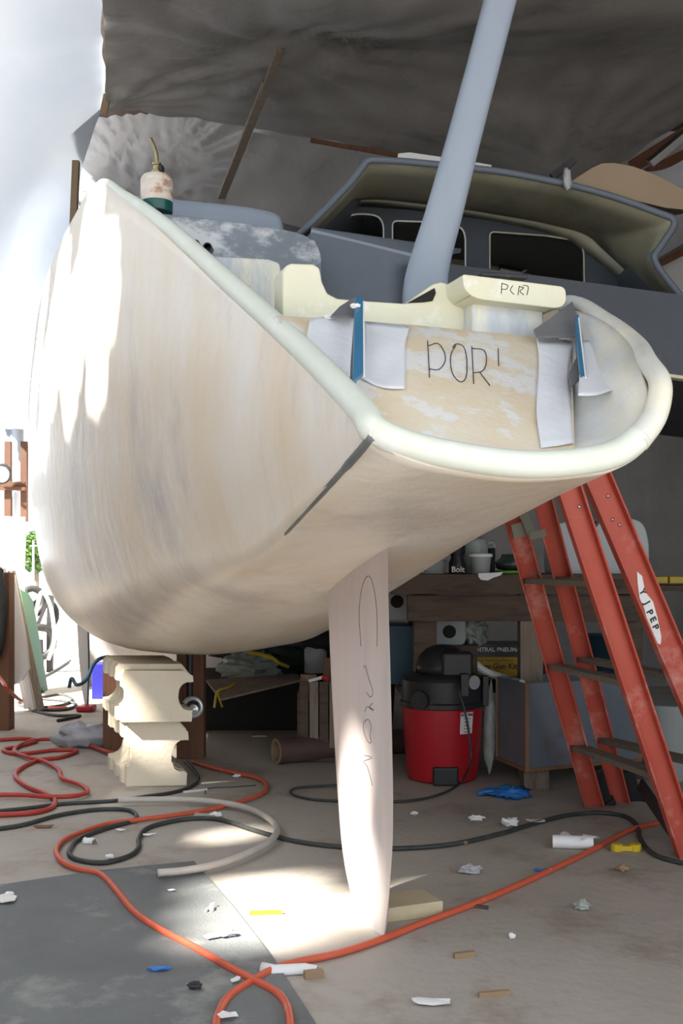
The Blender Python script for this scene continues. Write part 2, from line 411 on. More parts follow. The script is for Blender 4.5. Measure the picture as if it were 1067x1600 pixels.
def strokes(lines, bvh, mat, parent, name, r=.0012, off=.0015, plane=None):
    mb = MB()
    for ln in lines:
        pts = []
        for a, b in ln:
            if plane is not None:
                o, n = plane; rr = ray(a, b); k = (V(o) - EYE).dot(V(n)) / rr.dot(V(n)); q = EYE + rr * k
                pts.append(q - ray(a, b) * 0 - V(n) * off)
            else:
                hit = bvh.ray_cast(EYE, ray(a, b).normalized())
                if hit[0] is not None: pts.append(hit[0] - ray(a, b).normalized() * (off + .012))
        if len(pts) > 1: mb.tube(cr(pts, 3), r, 5)
    return mb.build(name, mat, parent)

# lip bead all round the scoop
lipp = [H(t, *interp(PSf, t)[:2]) for t in (3.2, 2.8, 2.5)] + [H(t, *interp(PSf, t)[:2]) for t in (2.3, 2.0, 1.7, 1.4, 1.1, .8, .5, .25, .08, .02)]
lipp = [p + PL * -.012 + UP * -.004 for p in lipp]
lb = [H(.02, .334, 1.354), H(.01, .25, 1.322), H(.0, .12, 1.300), H(0, 0, 1.292), H(0, -.12, 1.300), H(.0, -.22, 1.322), H(.0, -.285, 1.362)]
lip_path = cr(lipp[:-1] + lb, 7)
MB().tube(lip_path, [.017 + .014 * min(1, max(0, i - 16) / 36) for i in range(len(lip_path))], 14).build('gunwale_lip', BEAD, boat, smooth=True, label='thick pale green rounded lip')
ls = [H(.0, -.275, 1.352), H(.0, -.322, 1.41), H(.02, -.350, 1.485), H(.12, -.384, 1.553), H(.3, -.470, 1.637), H(.55, -.538, 1.75), H(.85, -.588, 1.873), H(1.15, -.59, 1.885)]
MB().tube(cr(ls, 8), [.031 - .009 * min(1, i / 30) for i in range(57)], 14).build('gunwale_lip', SHEEN, boat, smooth=True)
# transom wall (the PORT face) + tread
wall_px = [(427, 492), (440, 493), (640, 507), (845, 527), (893, 532), (897, 600), (900, 700), (850, 715), (720, 712), (590, 672), (560, 650), (500, 588), (455, 535)]
WO = H(.62, 0, 1.712); WN = (UP.cross(FW)).cross(WO - H(.03, 0, 1.298)); WN = (WO - H(.03, 0, 1.298)).normalized(); WN = PL.cross(WN).normalized()
if WN.dot(FW) < 0: WN = -WN
def Q(px, py, off=0.0):
    r_ = ray(px, py); o_ = WO - WN * off; k = (o_ - EYE).dot(WN) / r_.dot(WN); return EYE + r_ * k
tw = MB().prism([Q(*q) for q in wall_px], FW * .16).build('transom_wall', CREAM, boat, bevel=.008)
TWP = (WO, WN)
PORT = [[(668, 533), (671, 590)], [(669, 541), (684, 537), (694, 551), (695, 566), (685, 578), (671, 577)],
        [(712, 540), (704, 556), (706, 582), (718, 597), (728, 590), (729, 562), (724, 542), (712, 538), (707, 544)],
        [(737, 542), (740, 600)], [(738, 545), (756, 548), (760, 565), (754, 580), (740, 583)], [(750, 583), (765, 603)],
        [(778, 545), (779, 572)]]
strokes(PORT, None, INK, tw, 'pencil_lettering', .0013, .001, TWP)
# starboard inner scoop face
t_in = [(890, 710, .10), (888, 650, .30), (886, 590, .48), (885, 535, .62), (884, 490, .72), (888, 472, .84)]
t_out = [H(.02, -.285, 1.362), H(.03, -.325, 1.43), H(.08, -.345, 1.51), H(.28, -.44, 1.62), H(.5, -.505, 1.73), H(.85, -.565, 1.86)]
ri = cr([S(*q) for q in t_in], 5); ro = cr(t_out, 5)
rws = []
for k in range(7):
    u = k / 6
    rws.append([a.lerp(b, u) + FW * (.05 * math.sin(PI * u)) for a, b in zip(ro, ri)])
MB().grid(rws).build('scoop_side', SHEEN, boat, smooth=True, thick=.012)
# seat riser and boxes
seat = [(442, 425), (446, 415), (455, 411), (490, 412), (500, 418), (504, 440), (512, 458), (528, 466), (560, 469), (634, 474), (678, 443), (690, 440), (720, 449), (728, 460), (732, 560), (442, 560)]
sprism('seat_riser', seat, .82, .10, PALE, boat, .008)
tri = [(637, 473), (662, 472), (676, 470), (681, 458), (679, 450)]
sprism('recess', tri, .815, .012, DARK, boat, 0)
sprism('locker', [(738, 465), (850, 476), (851, 580), (738, 580)], .76, .5, SANDED, boat, .01)
lid = sprism('locker_lid', rounded([(722, 428), (884, 448), (885, 474), (872, 482), (745, 467), (726, 455)], [6, 10, 10, 8, 12, 12]), .70, .32, PALE, boat, .008)
LP = (C0 + FW * .70, FW)
strokes([[(784, 442), (783, 459)], [(784, 443), (793, 446), (791, 452), (784, 452)], [(801, 446), (797, 454), (803, 460)],
         [(811, 447), (809, 461)], [(811, 448), (818, 450), (812, 455), (818, 461)], [(817, 446), (825, 448), (823, 461)]], None, INK, lid, 'pencil_lettering', .0011, .001, LP)
sprism('lid_handle', rounded([(752, 424), (825, 429), (826, 436), (752, 431)], 3), .80, .09, BLACK, boat, .004)
sprism('side_box', [(262, 396), (420, 404), (438, 410), (441, 428), (440, 560), (330, 520), (278, 440)], 1.42, .4, SANDED, boat, .012)
sprism('aft_coaming', rounded([(203, 326), (228, 330), (400, 350), (480, 365), (503, 388), (504, 440), (470, 480), (230, 440)], [0, 20, 80, 30, 30, 10, 0, 0]), 1.84, .5, GREYW, boat, .03)
sprism('cockpit_coaming', rounded([(172, 302), (190, 300), (270, 308), (400, 321), (440, 332), (446, 352), (446, 420), (185, 400)], [0, 0, 40, 40, 14, 8, 0, 0]), 2.32, 1.4, GREYL, boat, .03)
sprism('cockpit_wall', [(486, 362), (560, 378), (642, 400), (650, 404), (760, 420), (760, 540), (486, 540)], 2.0, .06, GREY, boat, .004)
MB().add([S(486, 362, 2.0), S(650, 402, 2.0), S(720, 392, 3.0), S(486, 358, 3.0)], [(0, 1, 2, 3)]).build('side_deck', GREYL, boat, thick=.02)
# drain pipes
for (px, py, r, m, ln) in ((306, 380, .0125, STEEL, .10), (324, 386, .016, RUB, .07)):
    c = S(px, py, 1.70); b_ = S(px + 3, py + 5, 1.85)
    MB().lathe(c, [(r * .78, 0), (r, 0), (r, .22), (r * .78, .22), (r * .78, .01), (r*.78, 0)], 20, axis=(b_ - c), cap=False).build('drain_pipe', RUB, boat, smooth=True, angle=40)
# grey raked post
cl = [(628, 475, 3.62, .0), (645, 400, 3.62, 0), (668, 330, 3.62, 0), (712, 235, 3.64, 0), (755, 100, 3.68, 0), (786, -20, 3.72, 0), (820, -150, 3.78, 0)]
wid = [(627, 480, 80), (628, 455, 74), (636, 415, 68), (662, 335, 62), (690, 240, 57), (722, 125, 54), (755, 0, 53), (790, -130, 51)]
rws = []
for a, b, w in wid:
    c = P(a + w / 2, b, 3.72); hw = w / 2 / FP * 3.72; row = []
    for k in range(20):
        an = 2 * PI * k / 20; ca, sa = math.cos(an), math.sin(an)
        x = math.copysign(abs(ca) ** .6, ca) * hw; y = math.copysign(abs(sa) ** .8, sa) * .03
        row.append(c + V((x * .97 - y * .2, y + x * .25, 0)))
    rws.append(row)
rr2 = []
for j in range(20):
    rr2.append(cr([r[j] for r in rws], 5))
rws = [[rr2[j][i] for j in range(20)] for i in range(len(rr2[0]))]
MB().grid(rws, True).build('raked_post', GREYL, boat, smooth=True)
# groove, marks
def onhull(a, b, off=.013):
    h = hull_bvh.ray_cast(EYE, ray(a, b).normalized()); return h[0] - ray(a, b).normalized() * off if h[0] is not None else P(a, b, 3)
gl = [(582, 682), (560, 708), (520, 752), (480, 795), (440, 838), (402, 879)]
gp = [onhull(a, b, .011) for a, b in gl]
MB().tube(cr(gp, 5), [.0105] * 8 + [.0085] * 12 + [.005] * 6, 8).build('chine_groove', GROOVE, boat, smooth=True)
strokes([[(389, 888), (370, 905)], [(364, 910), (352, 921)]], hull_bvh, REDINK, hull, 'red_mark', .002)
strokes([[(219, 821), (222, 832), (228, 822), (230, 830), (236, 822), (241, 823)], [(205, 790), (210, 800)]], hull_bvh, GREENINK, hull, 'green_mark', .003)

# rudder (on the centreplane)
def RP(px, py):
    r = ray(px, py); n = PL; k = (C0 - EYE).dot(n) / r.dot(n); q = EYE + r * k; return ((q - C0).dot(FW), q.z)
trail = [RP(*q) for q in ((607, 842), (609, 950), (613, 1100), (616, 1280), (611, 1380), (606, 1430), (601, 1464))]
lead = [RP(*q) for q in ((512, 898), (516, 1000), (521, 1100), (530, 1250), (541, 1350), (565, 1436), (592, 1463))]
NR = 28
def resamp(c, n):
    c = cr([V((a, b, 0)) for a, b in c], 10)
    return [c[int(i * (len(c) - 1) / (n - 1))] for i in range(n)]
tr = resamp(trail, NR); ld = resamp(lead, NR); rws = []
for i in range(NR):
    a = ld[i]; b = tr[i]; row = []; M = 14
    th = .034 * (1 if i < NR - 5 else max(.35, (NR - 1 - i) / 5 + .15))
    for sgn in (1, -1):
        rng = range(M + 1) if sgn == 1 else range(M - 1, 0, -1)
        for j in rng:
            u = 1 - (1 - j / M) ** 1.0; uu = u * u * (3 - 2 * u) * .35 + u * .65
            prof = 5 * (.2969 * math.sqrt(uu) - .126 * uu - .3516 * uu ** 2 + .2843 * uu ** 3 - .095 * uu ** 4)
            q = a.lerp(b, uu); row.append(H(q.x, sgn * (th * prof + .002), q.y))
    rws.append(row)
mbr = MB().grid(rws, True); nn = len(rws[0]); mbr.f.append(list(range(nn))); mbr.f.append([(NR - 1) * nn + k for k in range(nn)][::-1])
rud_bvh = BVHTree.FromPolygons(mbr.v, [f for f in mbr.f if len(f) < 10])
rudder = mbr.build('rudder', MAUVE, boat, smooth=True, angle=60)
def rstrokes(lines, name, r=.0011):
    mb = MB()
    for ln in lines:
        pts = []
        for a, b in ln:
            h = rud_bvh.ray_cast(EYE, ray(a, b).normalized())
            if h[0] is not None: pts.append(h[0] - ray(a, b).normalized() * .0006)
        if len(pts) > 1: mb.tube(cr(pts, 4), r, 5)
    return mb.build(name, INK, rudder)
rstrokes([[(564, 1010), (561, 960), (565, 920), (573, 901), (580, 905), (586, 930), (589, 965), (589, 1010)],
          [(568, 1043), (571, 1041), (576, 1060), (581, 1075), (582, 1085), (578, 1089), (573, 1082)], [(582, 1098), (577, 1106), (584, 1110), (574, 1104), (570, 1112)],
          [(569, 1128), (575, 1124), (580, 1135), (578, 1150), (580, 1160), (574, 1158), (568, 1140), (568, 1128)], [(569, 1180), (581, 1184), (568, 1190), (574, 1198), (582, 1228)]], 'pencil_lettering', .0009)

# wing deck and aft beam, cabin
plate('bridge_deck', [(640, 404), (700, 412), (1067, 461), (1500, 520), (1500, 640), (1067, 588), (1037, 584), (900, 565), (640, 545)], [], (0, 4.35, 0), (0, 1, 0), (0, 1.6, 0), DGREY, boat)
plate('deck_edge', [(900, 565), (1067, 587), (1500, 642), (1500, 648), (1067, 592), (900, 569)], [], (0, 4.33, 0), (0, 1, 0), (0, .05, 0), OLIVEL, boat)
w1 = rounded([(514, 385), (514, 362), (545, 333), (590, 336), (599, 350), (599, 430), (514, 430)], [4, 14, 30, 14, 8, 3, 3])
w2 = rounded([(613, 345), (700, 348), (723, 356), (727, 372), (727, 450), (613, 450)], [8, 20, 16, 6, 3, 3])
w3 = rounded([(765, 362), (850, 368), (903, 376), (912, 390), (913, 480), (765, 480)], [8, 0, 14, 12, 3, 3])
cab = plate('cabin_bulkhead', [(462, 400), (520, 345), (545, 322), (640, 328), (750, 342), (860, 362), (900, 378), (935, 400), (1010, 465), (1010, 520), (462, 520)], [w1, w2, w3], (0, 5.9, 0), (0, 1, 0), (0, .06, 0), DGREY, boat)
for w in (w1, w2, w3):
    MB().tube([P(a, b, 5.895) for a, b in w], .005, 6, closed=True).build('window_rim', OFFW if w is not w3 else OLIVEL, cab, smooth=True)
outer = [(462, 372), (500, 335), (545, 288), (566, 262), (574, 252), (590, 250), (640, 253), (740, 263), (800, 271), (890, 289), (960, 308), (1030, 333), (1050, 341), (1053, 352), (1044, 368), (1026, 394), (1022, 402), (1030, 420), (1060, 458), (1075, 476)]
inner = [(478, 372), (505, 350), (530, 325), (545, 313), (565, 308), (600, 308), (640, 312), (690, 318), (740, 325), (800, 335), (840, 342), (870, 349), (905, 358), (925, 368), (940, 382), (960, 400), (975, 414), (990, 430), (1018, 458), (1030, 472)]
inner2 = [(470, 392), (512, 353), (538, 326), (556, 319), (575, 317), (605, 320), (640, 325), (690, 331), (740, 338), (800, 350), (840, 359), (865, 366), (890, 375), (905, 385), (922, 398), (940, 412), (955, 424), (972, 438), (1000, 462), (1012, 474)]
oc = cr([P(a, b, 5.25) for a, b in outer], 4); ic = cr([P(a, b, 5.80) for a, b in inner], 4); ic2 = cr([P(a, b, 5.9) for a, b in inner2], 4)
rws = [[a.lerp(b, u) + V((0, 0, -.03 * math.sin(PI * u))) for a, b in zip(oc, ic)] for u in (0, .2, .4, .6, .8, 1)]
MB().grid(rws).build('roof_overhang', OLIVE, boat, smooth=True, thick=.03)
MB().grid([ic, ic2]).build('inner_band', OLIVEL, boat, smooth=True, thick=.012)
MB().tube(oc, .017, 8).build('roof_rim', GREY, boat, smooth=True)
back = [p + V((0, 2.0, .08)) for p in oc]
MB().grid([oc, [p + V((0, .2, .05)) for p in oc], back]).build('cabin_roof', GREY, boat, smooth=True, thick=.03)
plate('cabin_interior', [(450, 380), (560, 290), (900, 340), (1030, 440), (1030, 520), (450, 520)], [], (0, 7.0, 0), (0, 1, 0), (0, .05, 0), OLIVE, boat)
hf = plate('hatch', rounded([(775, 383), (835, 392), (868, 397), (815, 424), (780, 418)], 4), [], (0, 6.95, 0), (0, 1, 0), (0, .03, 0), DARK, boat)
MB().tube([P(a, b, 6.93) for a, b in ((782, 421), (815, 427), (833, 413), (852, 402))], .009, 6).build('hatch_frame', OFFW, hf)
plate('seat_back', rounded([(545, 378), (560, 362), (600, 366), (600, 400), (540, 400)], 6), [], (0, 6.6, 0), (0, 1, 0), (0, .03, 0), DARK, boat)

# ------------------------------------------------------------------ things on the boat
# torch
bz = S(245, 333, 1.9)
tor = thing('propane_torch', bz, 'small green propane torch cylinder with rusty white label on the grey coaming', 'blowtorch')
R = .058
MB().lathe(bz, [(R * .96, 0), (R, .004), (R, .060)], 28).build('cylinder', TEAL, tor, smooth=True, angle=40)
MB().lathe(bz, [(R + .0006, .038), (R + .0006, .115), (R * .98, .122), (R * .85, .134), (R * .5, .142), (R * .3, .145)], 28).build('paper_label', LABELW, tor, smooth=True, angle=40)
MB().lathe(bz, [(.012, .142), (.019, .143), (.019, .152), (.013, .155), (.013, .172), (.016, .174), (.016, .182), (.008, .186)], 16).build('valve', BRASS, tor, smooth=True, angle=30)
MB().tube(cr([bz + V((0, 0, .18)), bz + V((-.001, 0, .215)), bz + V((-.010, 0, .243)), bz + V((-.023, 0, .272))], 4), .0065, 10).build('burner_tube', BRASS, tor, smooth=True)
MB().lathe(bz + V((.012, -.004, .158)), [(.012, 0), (.015, .003), (.015, .010), (.011, .013)], 14, axis=(1, -.3, 0)).build('knob', BLACK, tor, smooth=True, angle=30)
# cloth patches
def patch(px, t, label, seed):
    """cloth sheet: px is a list of columns of pixel points"""
    rws = []
    for i, col in enumerate(px):
        c = cr([V((a, b, 0)) for a, b in col], 5)
        rws.append([(Q(q.x, q.y, .006 + .006 * noise.noise(V((q.x * .03, q.y * .03, seed)))) if t > .1 else S(q.x, q.y, .52 - .0042 * (q.y - 530) * 1.0)) for q in c])
    R2 = [cr([r[j] for r in rws], 4) for j in range(len(rws[0]))]
    return tag(MB().grid(R2).build('cloth_patch', CLOTH, smooth=True, thick=.0012), label, 'fabric', 'white peel cloth patches on the transom')
patch([[(484, 500), (478, 530), (478, 548), (500, 575)], [(495, 497), (500, 520), (505, 560), (520, 588)], [(520, 494), (525, 530), (530, 570), (530, 592)], [(553, 497), (555, 530), (550, 570), (546, 594)]], .268, 'white cloth patch left of the left blue strip', 1)
patch([[(568, 502), (568, 530), (566, 560), (564, 590)], [(590, 504), (590, 540), (590, 575), (588, 603)], [(615, 507), (612, 540), (612, 580), (610, 607)], [(640, 510), (633, 540), (633, 575), (632, 607)]], .268, 'white cloth patch between the left blue strip and the pencilled P', 2)
patch([[(838, 527), (842, 570), (838, 640), (845, 700)], [(850, 529), (856, 580), (852, 640), (860, 698)], [(870, 531), (872, 580), (872, 640), (875, 696)], [(896, 533), (888, 580), (892, 640), (896, 692)]], .262, 'long white cloth strip at the right end of the transom wall', 3)
rp = [S(912, 533, .27), S(945, 535, .28), S(960, 600, .16), S(905, 618, .14)]
patch([[(911, 532), (908, 560), (905, 590), (903, 618)], [(930, 533), (930, 560), (930, 590), (932, 617)], [(947, 540), (952, 565), (957, 590), (961, 608)]], .02, 'white cloth patch on the curved starboard side beyond the right blue strip', 4)
# plates with blue strip
def fin(dark, blue, td, tb, label):
    q = thing('slot_plate', Q(*blue[-1], .03), label, 'plate', None)
    MB().prism([Q(a, b, .03) for a, b in dark], -WN * .006).build('plate', DGREYM, q)
    MB().prism([Q(a, b, .05) for a, b in blue], -WN * .012).build('blue_strip', BLUE, q, bevel=.001)
    a, b = blue[1], blue[2]
    MB().tube([Q(a[0] + 2, a[1], .062), Q(b[0] + 2, b[1], .062)], .0022, 6).build('white_edge', WHITE, q)
    return q
DGREYM = pm('plate_grey', (.15, .15, .165), .6, (.2, .2, .21), 8, .7)
fin([(516, 497), (530, 482), (552, 468), (560, 475), (556, 600), (551, 612), (546, 608), (548, 560), (553, 497)], [(554, 470), (566, 471), (567, 588), (550, 602)], .258, .235, 'dark plate with blue strip standing in the left slot of the transom')
fin([(833, 518), (855, 503), (893, 474), (902, 500), (911, 590), (890, 608), (888, 586), (900, 560), (897, 528), (838, 528)], [(897, 500), (902, 497), (913, 590), (905, 596)], .252, .225, 'larger dark plate with blue strip standing in the right slot of the transom')
for i, (a, b) in enumerate(((516, 495), (549, 614), (877, 527), (556, 478))):
    o = crinkle(Q(a, b, .015 if i != 3 else .065), .026, .02, .012, i + 3, 10, 7, .7)
    tag(o.build('putty_lump', WHITE, smooth=False), ['white putty lump at the left foot of the left dark plate', 'white putty drip below the left blue strip', 'white putty ridge at the right dark plate', 'white putty blob at the top of the left blue strip'][i], 'putty')
# sheets on the cabin roof
cvx = [(883, 290), (900, 278), (925, 262), (940, 255), (960, 254), (990, 260), (1030, 275), (1067, 295), (1090, 308), (1090, 330), (1040, 325), (960, 306), (890, 292)]
tag(MB().prism([P(a, b, 5.4) for a, b in cvx], (.1, .9, .25)).build('plywood_sheet', TAN, bevel=.004), 'curved tan plywood sheet lying on the right end of the cabin roof', 'plywood')
plate_sheet = MB().prism([P(a, b, 5.6) for a, b in ((622, 240), (640, 238), (735, 252), (768, 258), (768, 262), (680, 256), (622, 248))], (0, .3, .02)).build('foam_strip', OFFW)
tag(plate_sheet, 'thin off-white strip lying on the cabin roof behind the grey post', 'board')
tag(MB().beam(P(862, 277, 5.3), P(897, 250, 5.3), .035, .03).build('rubber_bar', BLACK), 'short black bar sticking up from the cabin roof edge', 'bar')
tag(crinkle(P(886, 280, 5.22), .04, .03, .10, 4, 10, 8, .6).build('plastic_scrap', SHEETM, smooth=True), 'torn silvery plastic scrap hanging on the cabin roof edge', 'plastic scrap')

# ================================================================== SETTING
fl = MB()
NX, NY = 60, 80
rws = []
for j in range(NY + 1):
    y = -2 + 14.2 * j / NY
    rws.append([V((-4.5 + 10 * i / NX, y, .006 * noise.noise(V((i * .3, j * .3, 0))) * 0)) for i in range(NX + 1)])
struct(MB().grid([[V((-4.5, -2, 0)), V((5.5, -2, 0))], [V((-4.5, 12, 0)), V((5.5, 12, 0))]]).build('floor', CONC), 'dusty stained concrete floor')
struct(MB().box((0, 10, -.16), 160, 130, .3).build('outdoor_ground', OUTG), 'bright paved ground outside')
# ceiling sheet: grid of control points pixel+depth
def wrinkle(p, nodes, amp=.03, fr=1.2):
    z = 0
    for (c, a) in nodes:
        d = p - c; r = d.length; th = math.atan2(d.y, d.x)
        z += a * .8 * math.sin(th * 19 + 3 * noise.noise(p * .8)) * min(r, .6) * math.exp(-r / 1.8)
        z += -abs(a) * 1.5 * math.exp(-r / .25)
    z += amp * noise.noise(p * fr) + amp * .3 * noise.noise(p * fr * 3 + V((3, 1, 2))) + .012 * noise.noise(V((p.x * 9, p.y * 2.5, p.z)))
    return z
n1 = P(165, 155, 7.5); n2 = P(437, 76, 6.4); n3 = P(885, 270, 8.0)
crow = [  # rows back to front, each [left ... right]
    [(120, 470, 9.9), (260, 470, 9.9), (420, 460, 9.8), (560, 440, 9.8)],
]
def quad(rows_px, nu, nv):
    rr = [cr([P(*q) for q in row], nu) for row in rows_px]
    cols = [cr([r[i] for r in rr], nv) for i in range(len(rr[0]))]
    return [[cols[i][j] for i in range(len(cols))] for j in range(len(cols[0]))]
rowsC = [[(-700 * 0 + 60, -1500, 1.6), (500, -1500, 1.6), (1000, -1500, 1.7), (1800, -1500, 1.8)],
         [(100, -500, 3.2), (480, -520, 3.2), (900, -500, 3.3), (1600, -480, 3.4)],
         [(160, 0, 5.0), (440, 0, 5.0), (800, 0, 5.2), (1250, 0, 5.4)],
         [(165, 155, 7.3), (440, 76, 6.3), (800, 110, 6.8), (1250, 60, 6.3)],
         [(165, 300, 9.0), (400, 205, 8.2), (620, 243, 8.3), (1100, 180, 7.6)]]
# split so that the right side sweeps up
rowsC[4] = [(165, 158, 7.6), (480, 216, 8.0), (790, 268, 8.2), (900, 288, 8.2), (1080, 182, 7.6), (1300, 60, 7)]
for i in range(4):
    r = rowsC[i]; rowsC[i] = [r[0], r[1], ((r[1][0] * .5 + r[2][0] * .5), (r[1][1] + r[2][1]) / 2, (r[1][2] + r[2][2]) / 2), r[2], ((r[2][0] + r[3][0]) / 2, (r[2][1] + r[3][1]) / 2, (r[2][2] + r[3][2]) / 2), r[3]]
gq = quad(rowsC, 16, 22)
gq = [[p + V((0, 0, wrinkle(p, [(n1, .05), (n2, .045), (n3, .03)]))) for p in r] for r in gq]
struct(MB().grid(gq).build('ceiling', SHEETG, smooth=True), 'wrinkled grey plastic sheet stapled under the roof')
# back sheet
rowsB = [[(110, 80, 8.9), (280, 120, 8.9), (480, 160, 9.0), (800, 150, 9.2), (1400, 150, 9.4)],
         [(120, 260, 9.2), (260, 270, 9.1), (420, 260, 9.2), (800, 260, 9.4), (1400, 300, 9.4)],
         [(125, 470, 9.4), (260, 470, 9.4), (420, 480, 9.4), (800, 500, 9.5), (1400, 500, 9.5)],
         [(130, 1072, 9.73), (260, 1072, 9.73), (420, 1072, 9.73), (800, 1072, 9.73), (1400, 1072, 9.73)]]
gb = quad(rowsB, 16, 14)
def wr2(p):
    d = p - n1; th = math.atan2(d.z, d.x); r = d.length
    return .05 * math.sin(th * 30 + 2 * noise.noise(p)) * min(1, r) * math.exp(-r / 2.5) + .04 * noise.noise(p * 1.1) + .008 * noise.noise(V((p.x * 5, p.y, p.z * 5)))
gb = [[p + V((0, wr2(p), 0)) for p in r] for r in gb]
struct(MB().grid(gb).build('wall_back', SHEETB, smooth=True), 'grey plastic sheet hung at the back of the shed')
# right wall
struct(MB().grid([[V((3.3, 2.2, 0)), V((3.3, 9.8, 0))], [V((3.3, 2.2, 4.6)), V((3.3, 9.8, 4.6))]]).build('wall_right', SHEETD), 'dark right side of the shed')
struct(MB().box((1.6, 5, 4.75), 6.4, 15, .05).box((-2.05, 9.4, 4.75), .9, 4.5, .05).build('roof', WOODD), 'dark timber roof added above the plastic to block sky and sun')  # added to block the sky; second box keeps sun off the back sheet
# light sheet at upper right
rl = quad([[(985, 265, 8.6), (1040, 262, 8.5), (1110, 225, 8.3)], [(1000, 310, 8.7), (1050, 310, 8.6), (1120, 300, 8.5)], [(1000, 420, 9.0), (1060, 385, 8.9), (1130, 350, 8.8)]], 8, 8)
struct(MB().grid([[p + V((0, .03 * noise.noise(p * 4), .03 * noise.noise(p * 3))) for p in r] for r in rl]).build('wall_right_sheet', SHEETM, smooth=True), 'pale plastic sheet at the right')
struct(plate('wall_right_panel', [(1010, 425), (1130, 365), (1130, 500), (1010, 500)], [], (0, 9.05, 0), (0, 1, 0), (0, .05, 0), OFFW, None), 'pale boarded panel at the right')
tag(MB().beam(P(1015, 420, 8.85), P(1120, 366, 8.7), .04, .05).build('wall_rail', WOODR), 'reddish timber rail under the pale sheet at the right edge', 'timber')
for i, (a, b, c, d) in enumerate(((985, 262, 1100, 190), (1010, 275, 1110, 225))):
    tag(MB().beam(P(a, b, 8.9), P(c, d, 8.6), .06, .10).build('rafter', WOODR), ['upper reddish rafter in the gap beside the ceiling sheet', 'lower reddish rafter in the gap beside the ceiling sheet'][i], 'rafter')
tag(MB().beam(P(1015, 255, 8.5), P(1075, 205, 8.4), .05, .12).build('roof_strut', STEEL), 'grey metal strut between the rafters at upper right', 'strut')
# translucent side sheet
ridge = [(-1.8, -.2, 3.72), (1.0, -.35, 3.76), (3.2, -.65, 3.80)]
rid = [V((x, y, z)) for y, x, z in ridge] + [P(160, 0, 5.0), P(161, 80, 6.1), P(163, 155, 7.3), P(130, 260, 8.9), P(105, 420, 9.9)]
low = [V((-3.2, -1.6, 2.3)), V((-3.2, 1.0, 2.3)), V((-3.15, 3.2, 2.3)), V((-3.1, 5.0, 2.3)), V((-3.1, 6.6, 2.3)), P(-40, 650, 8.6), P(0, 668, 9.8), P(52, 692, 10.7)]
rc = cr(rid, 26); lc = cr(low, 26)
HOLES = []
gs = []
for k in range(61):
    u = k / 60
    row = []
    for a, b in zip(rc, lc):
        p = a.lerp(b, u); p += V((-.25, 0, .28)) * math.sin(PI * u)
        p += V((.5, 0, .5)) * (.03 * noise.noise(V((p.x * 1.5, p.y * .5, 2))) + .010 * math.sin((p.y * 1.7 + p.z * 3.1) * 3))
        row.append(p)
    gs.append(row)
SUN = V((-.62, -.42, .66)).normalized()
targets = [(V((-.25, 3.24, 0)), .13), (V((-.22, 3.45, 0)), .16), (V((-.27, 3.68, 0)), .13), (V((0, 3.36, .18)), .11), (V((0, 3.40, .40)), .10),
           (V((-1.08, 5.35, .40)), .10), (V((-.45, 4.4, 0)), .05),
           (H(2.5, .67, 2.30), .26), (H(2.8, .70, 2.0), .26), (H(3.3, .75, 2.2), .32), (H(3.6, .75, 1.9), .26), (H(2.15, .65, 2.12), .18), (H(4.2, .8, 2.3), .34), (H(2.3, .66, 1.85), .14), (H(4.6, .8, 1.9), .25)]
mb = MB().grid(gs); keep = []  # faces toward the sun are dropped, holes shaped to throw the sun patches
for f in mb.f:
    c = sum((mb.v[i] for i in f), V((0, 0, 0))) / len(f); bad = False
    for tg, r in targets:
        w = c - tg; dist = (w - SUN * w.dot(SUN)).length
        if dist < r: bad = True
    if not bad: keep.append(f)
mb.f = keep
struct(mb.build('wall_left', SHEETL, smooth=True), 'bright translucent plastic sheet with added holes that let sun patches through')
struct(MB().box((-3.24, 2.7, 1.19), .06, 9.6, 2.38).build('wall_left_blocker', WOODD), 'unseen boarding added at left to block low sun and sky light')  # out of view, added to keep low side light off hull and floor
# battens
tag(MB().beam(P(438, 78, 6.2), P(412, 150, 6.9), .05, .025).build('batten', WOODO), 'short upper grey wooden batten under the ceiling sheet', 'batten')
tag(MB().beam(P(418, 128, 6.75), P(346, 308, 8.6), .055, .03).build('batten', WOODO), 'long wooden batten running down under the ceiling sheet', 'batten')
tag(MB().beam(P(168, 146, 7.15), P(162, 176, 7.2), .045, .03).build('wood_block', WOODB), 'small wooden block pinning the ceiling sheet corner', 'wood block')
tag(MB().beam(P(119, 252, 8.3), P(112, 420, 8.3), .05, .05).build('timber_post', WOODB), 'thin upright wooden post against the bright sheet at left', 'post')
tag(MB().beam(P(485, 219, 7.9), P(640, 246, 7.9), .03, .02).build('edge_lath', WOODR), 'thin reddish lath along the edge of the ceiling sheet', 'lath')
ff = quad([[(396, 208, 8.2), (450, 222, 8.3), (560, 232, 8.4)], [(376, 250, 8.5), (450, 290, 8.6), (560, 300, 8.6)], [(345, 330, 8.8), (450, 350, 8.8), (560, 380, 8.8)]], 8, 8)
tag(MB().grid([[p + V((0, .05 * noise.noise(p * 2), .02 * noise.noise(p * 5))) for p in r] for r in ff]).build('hanging_sheet', SHEETG, smooth=True), 'grey plastic flap hanging below the ceiling batten', 'plastic sheet')

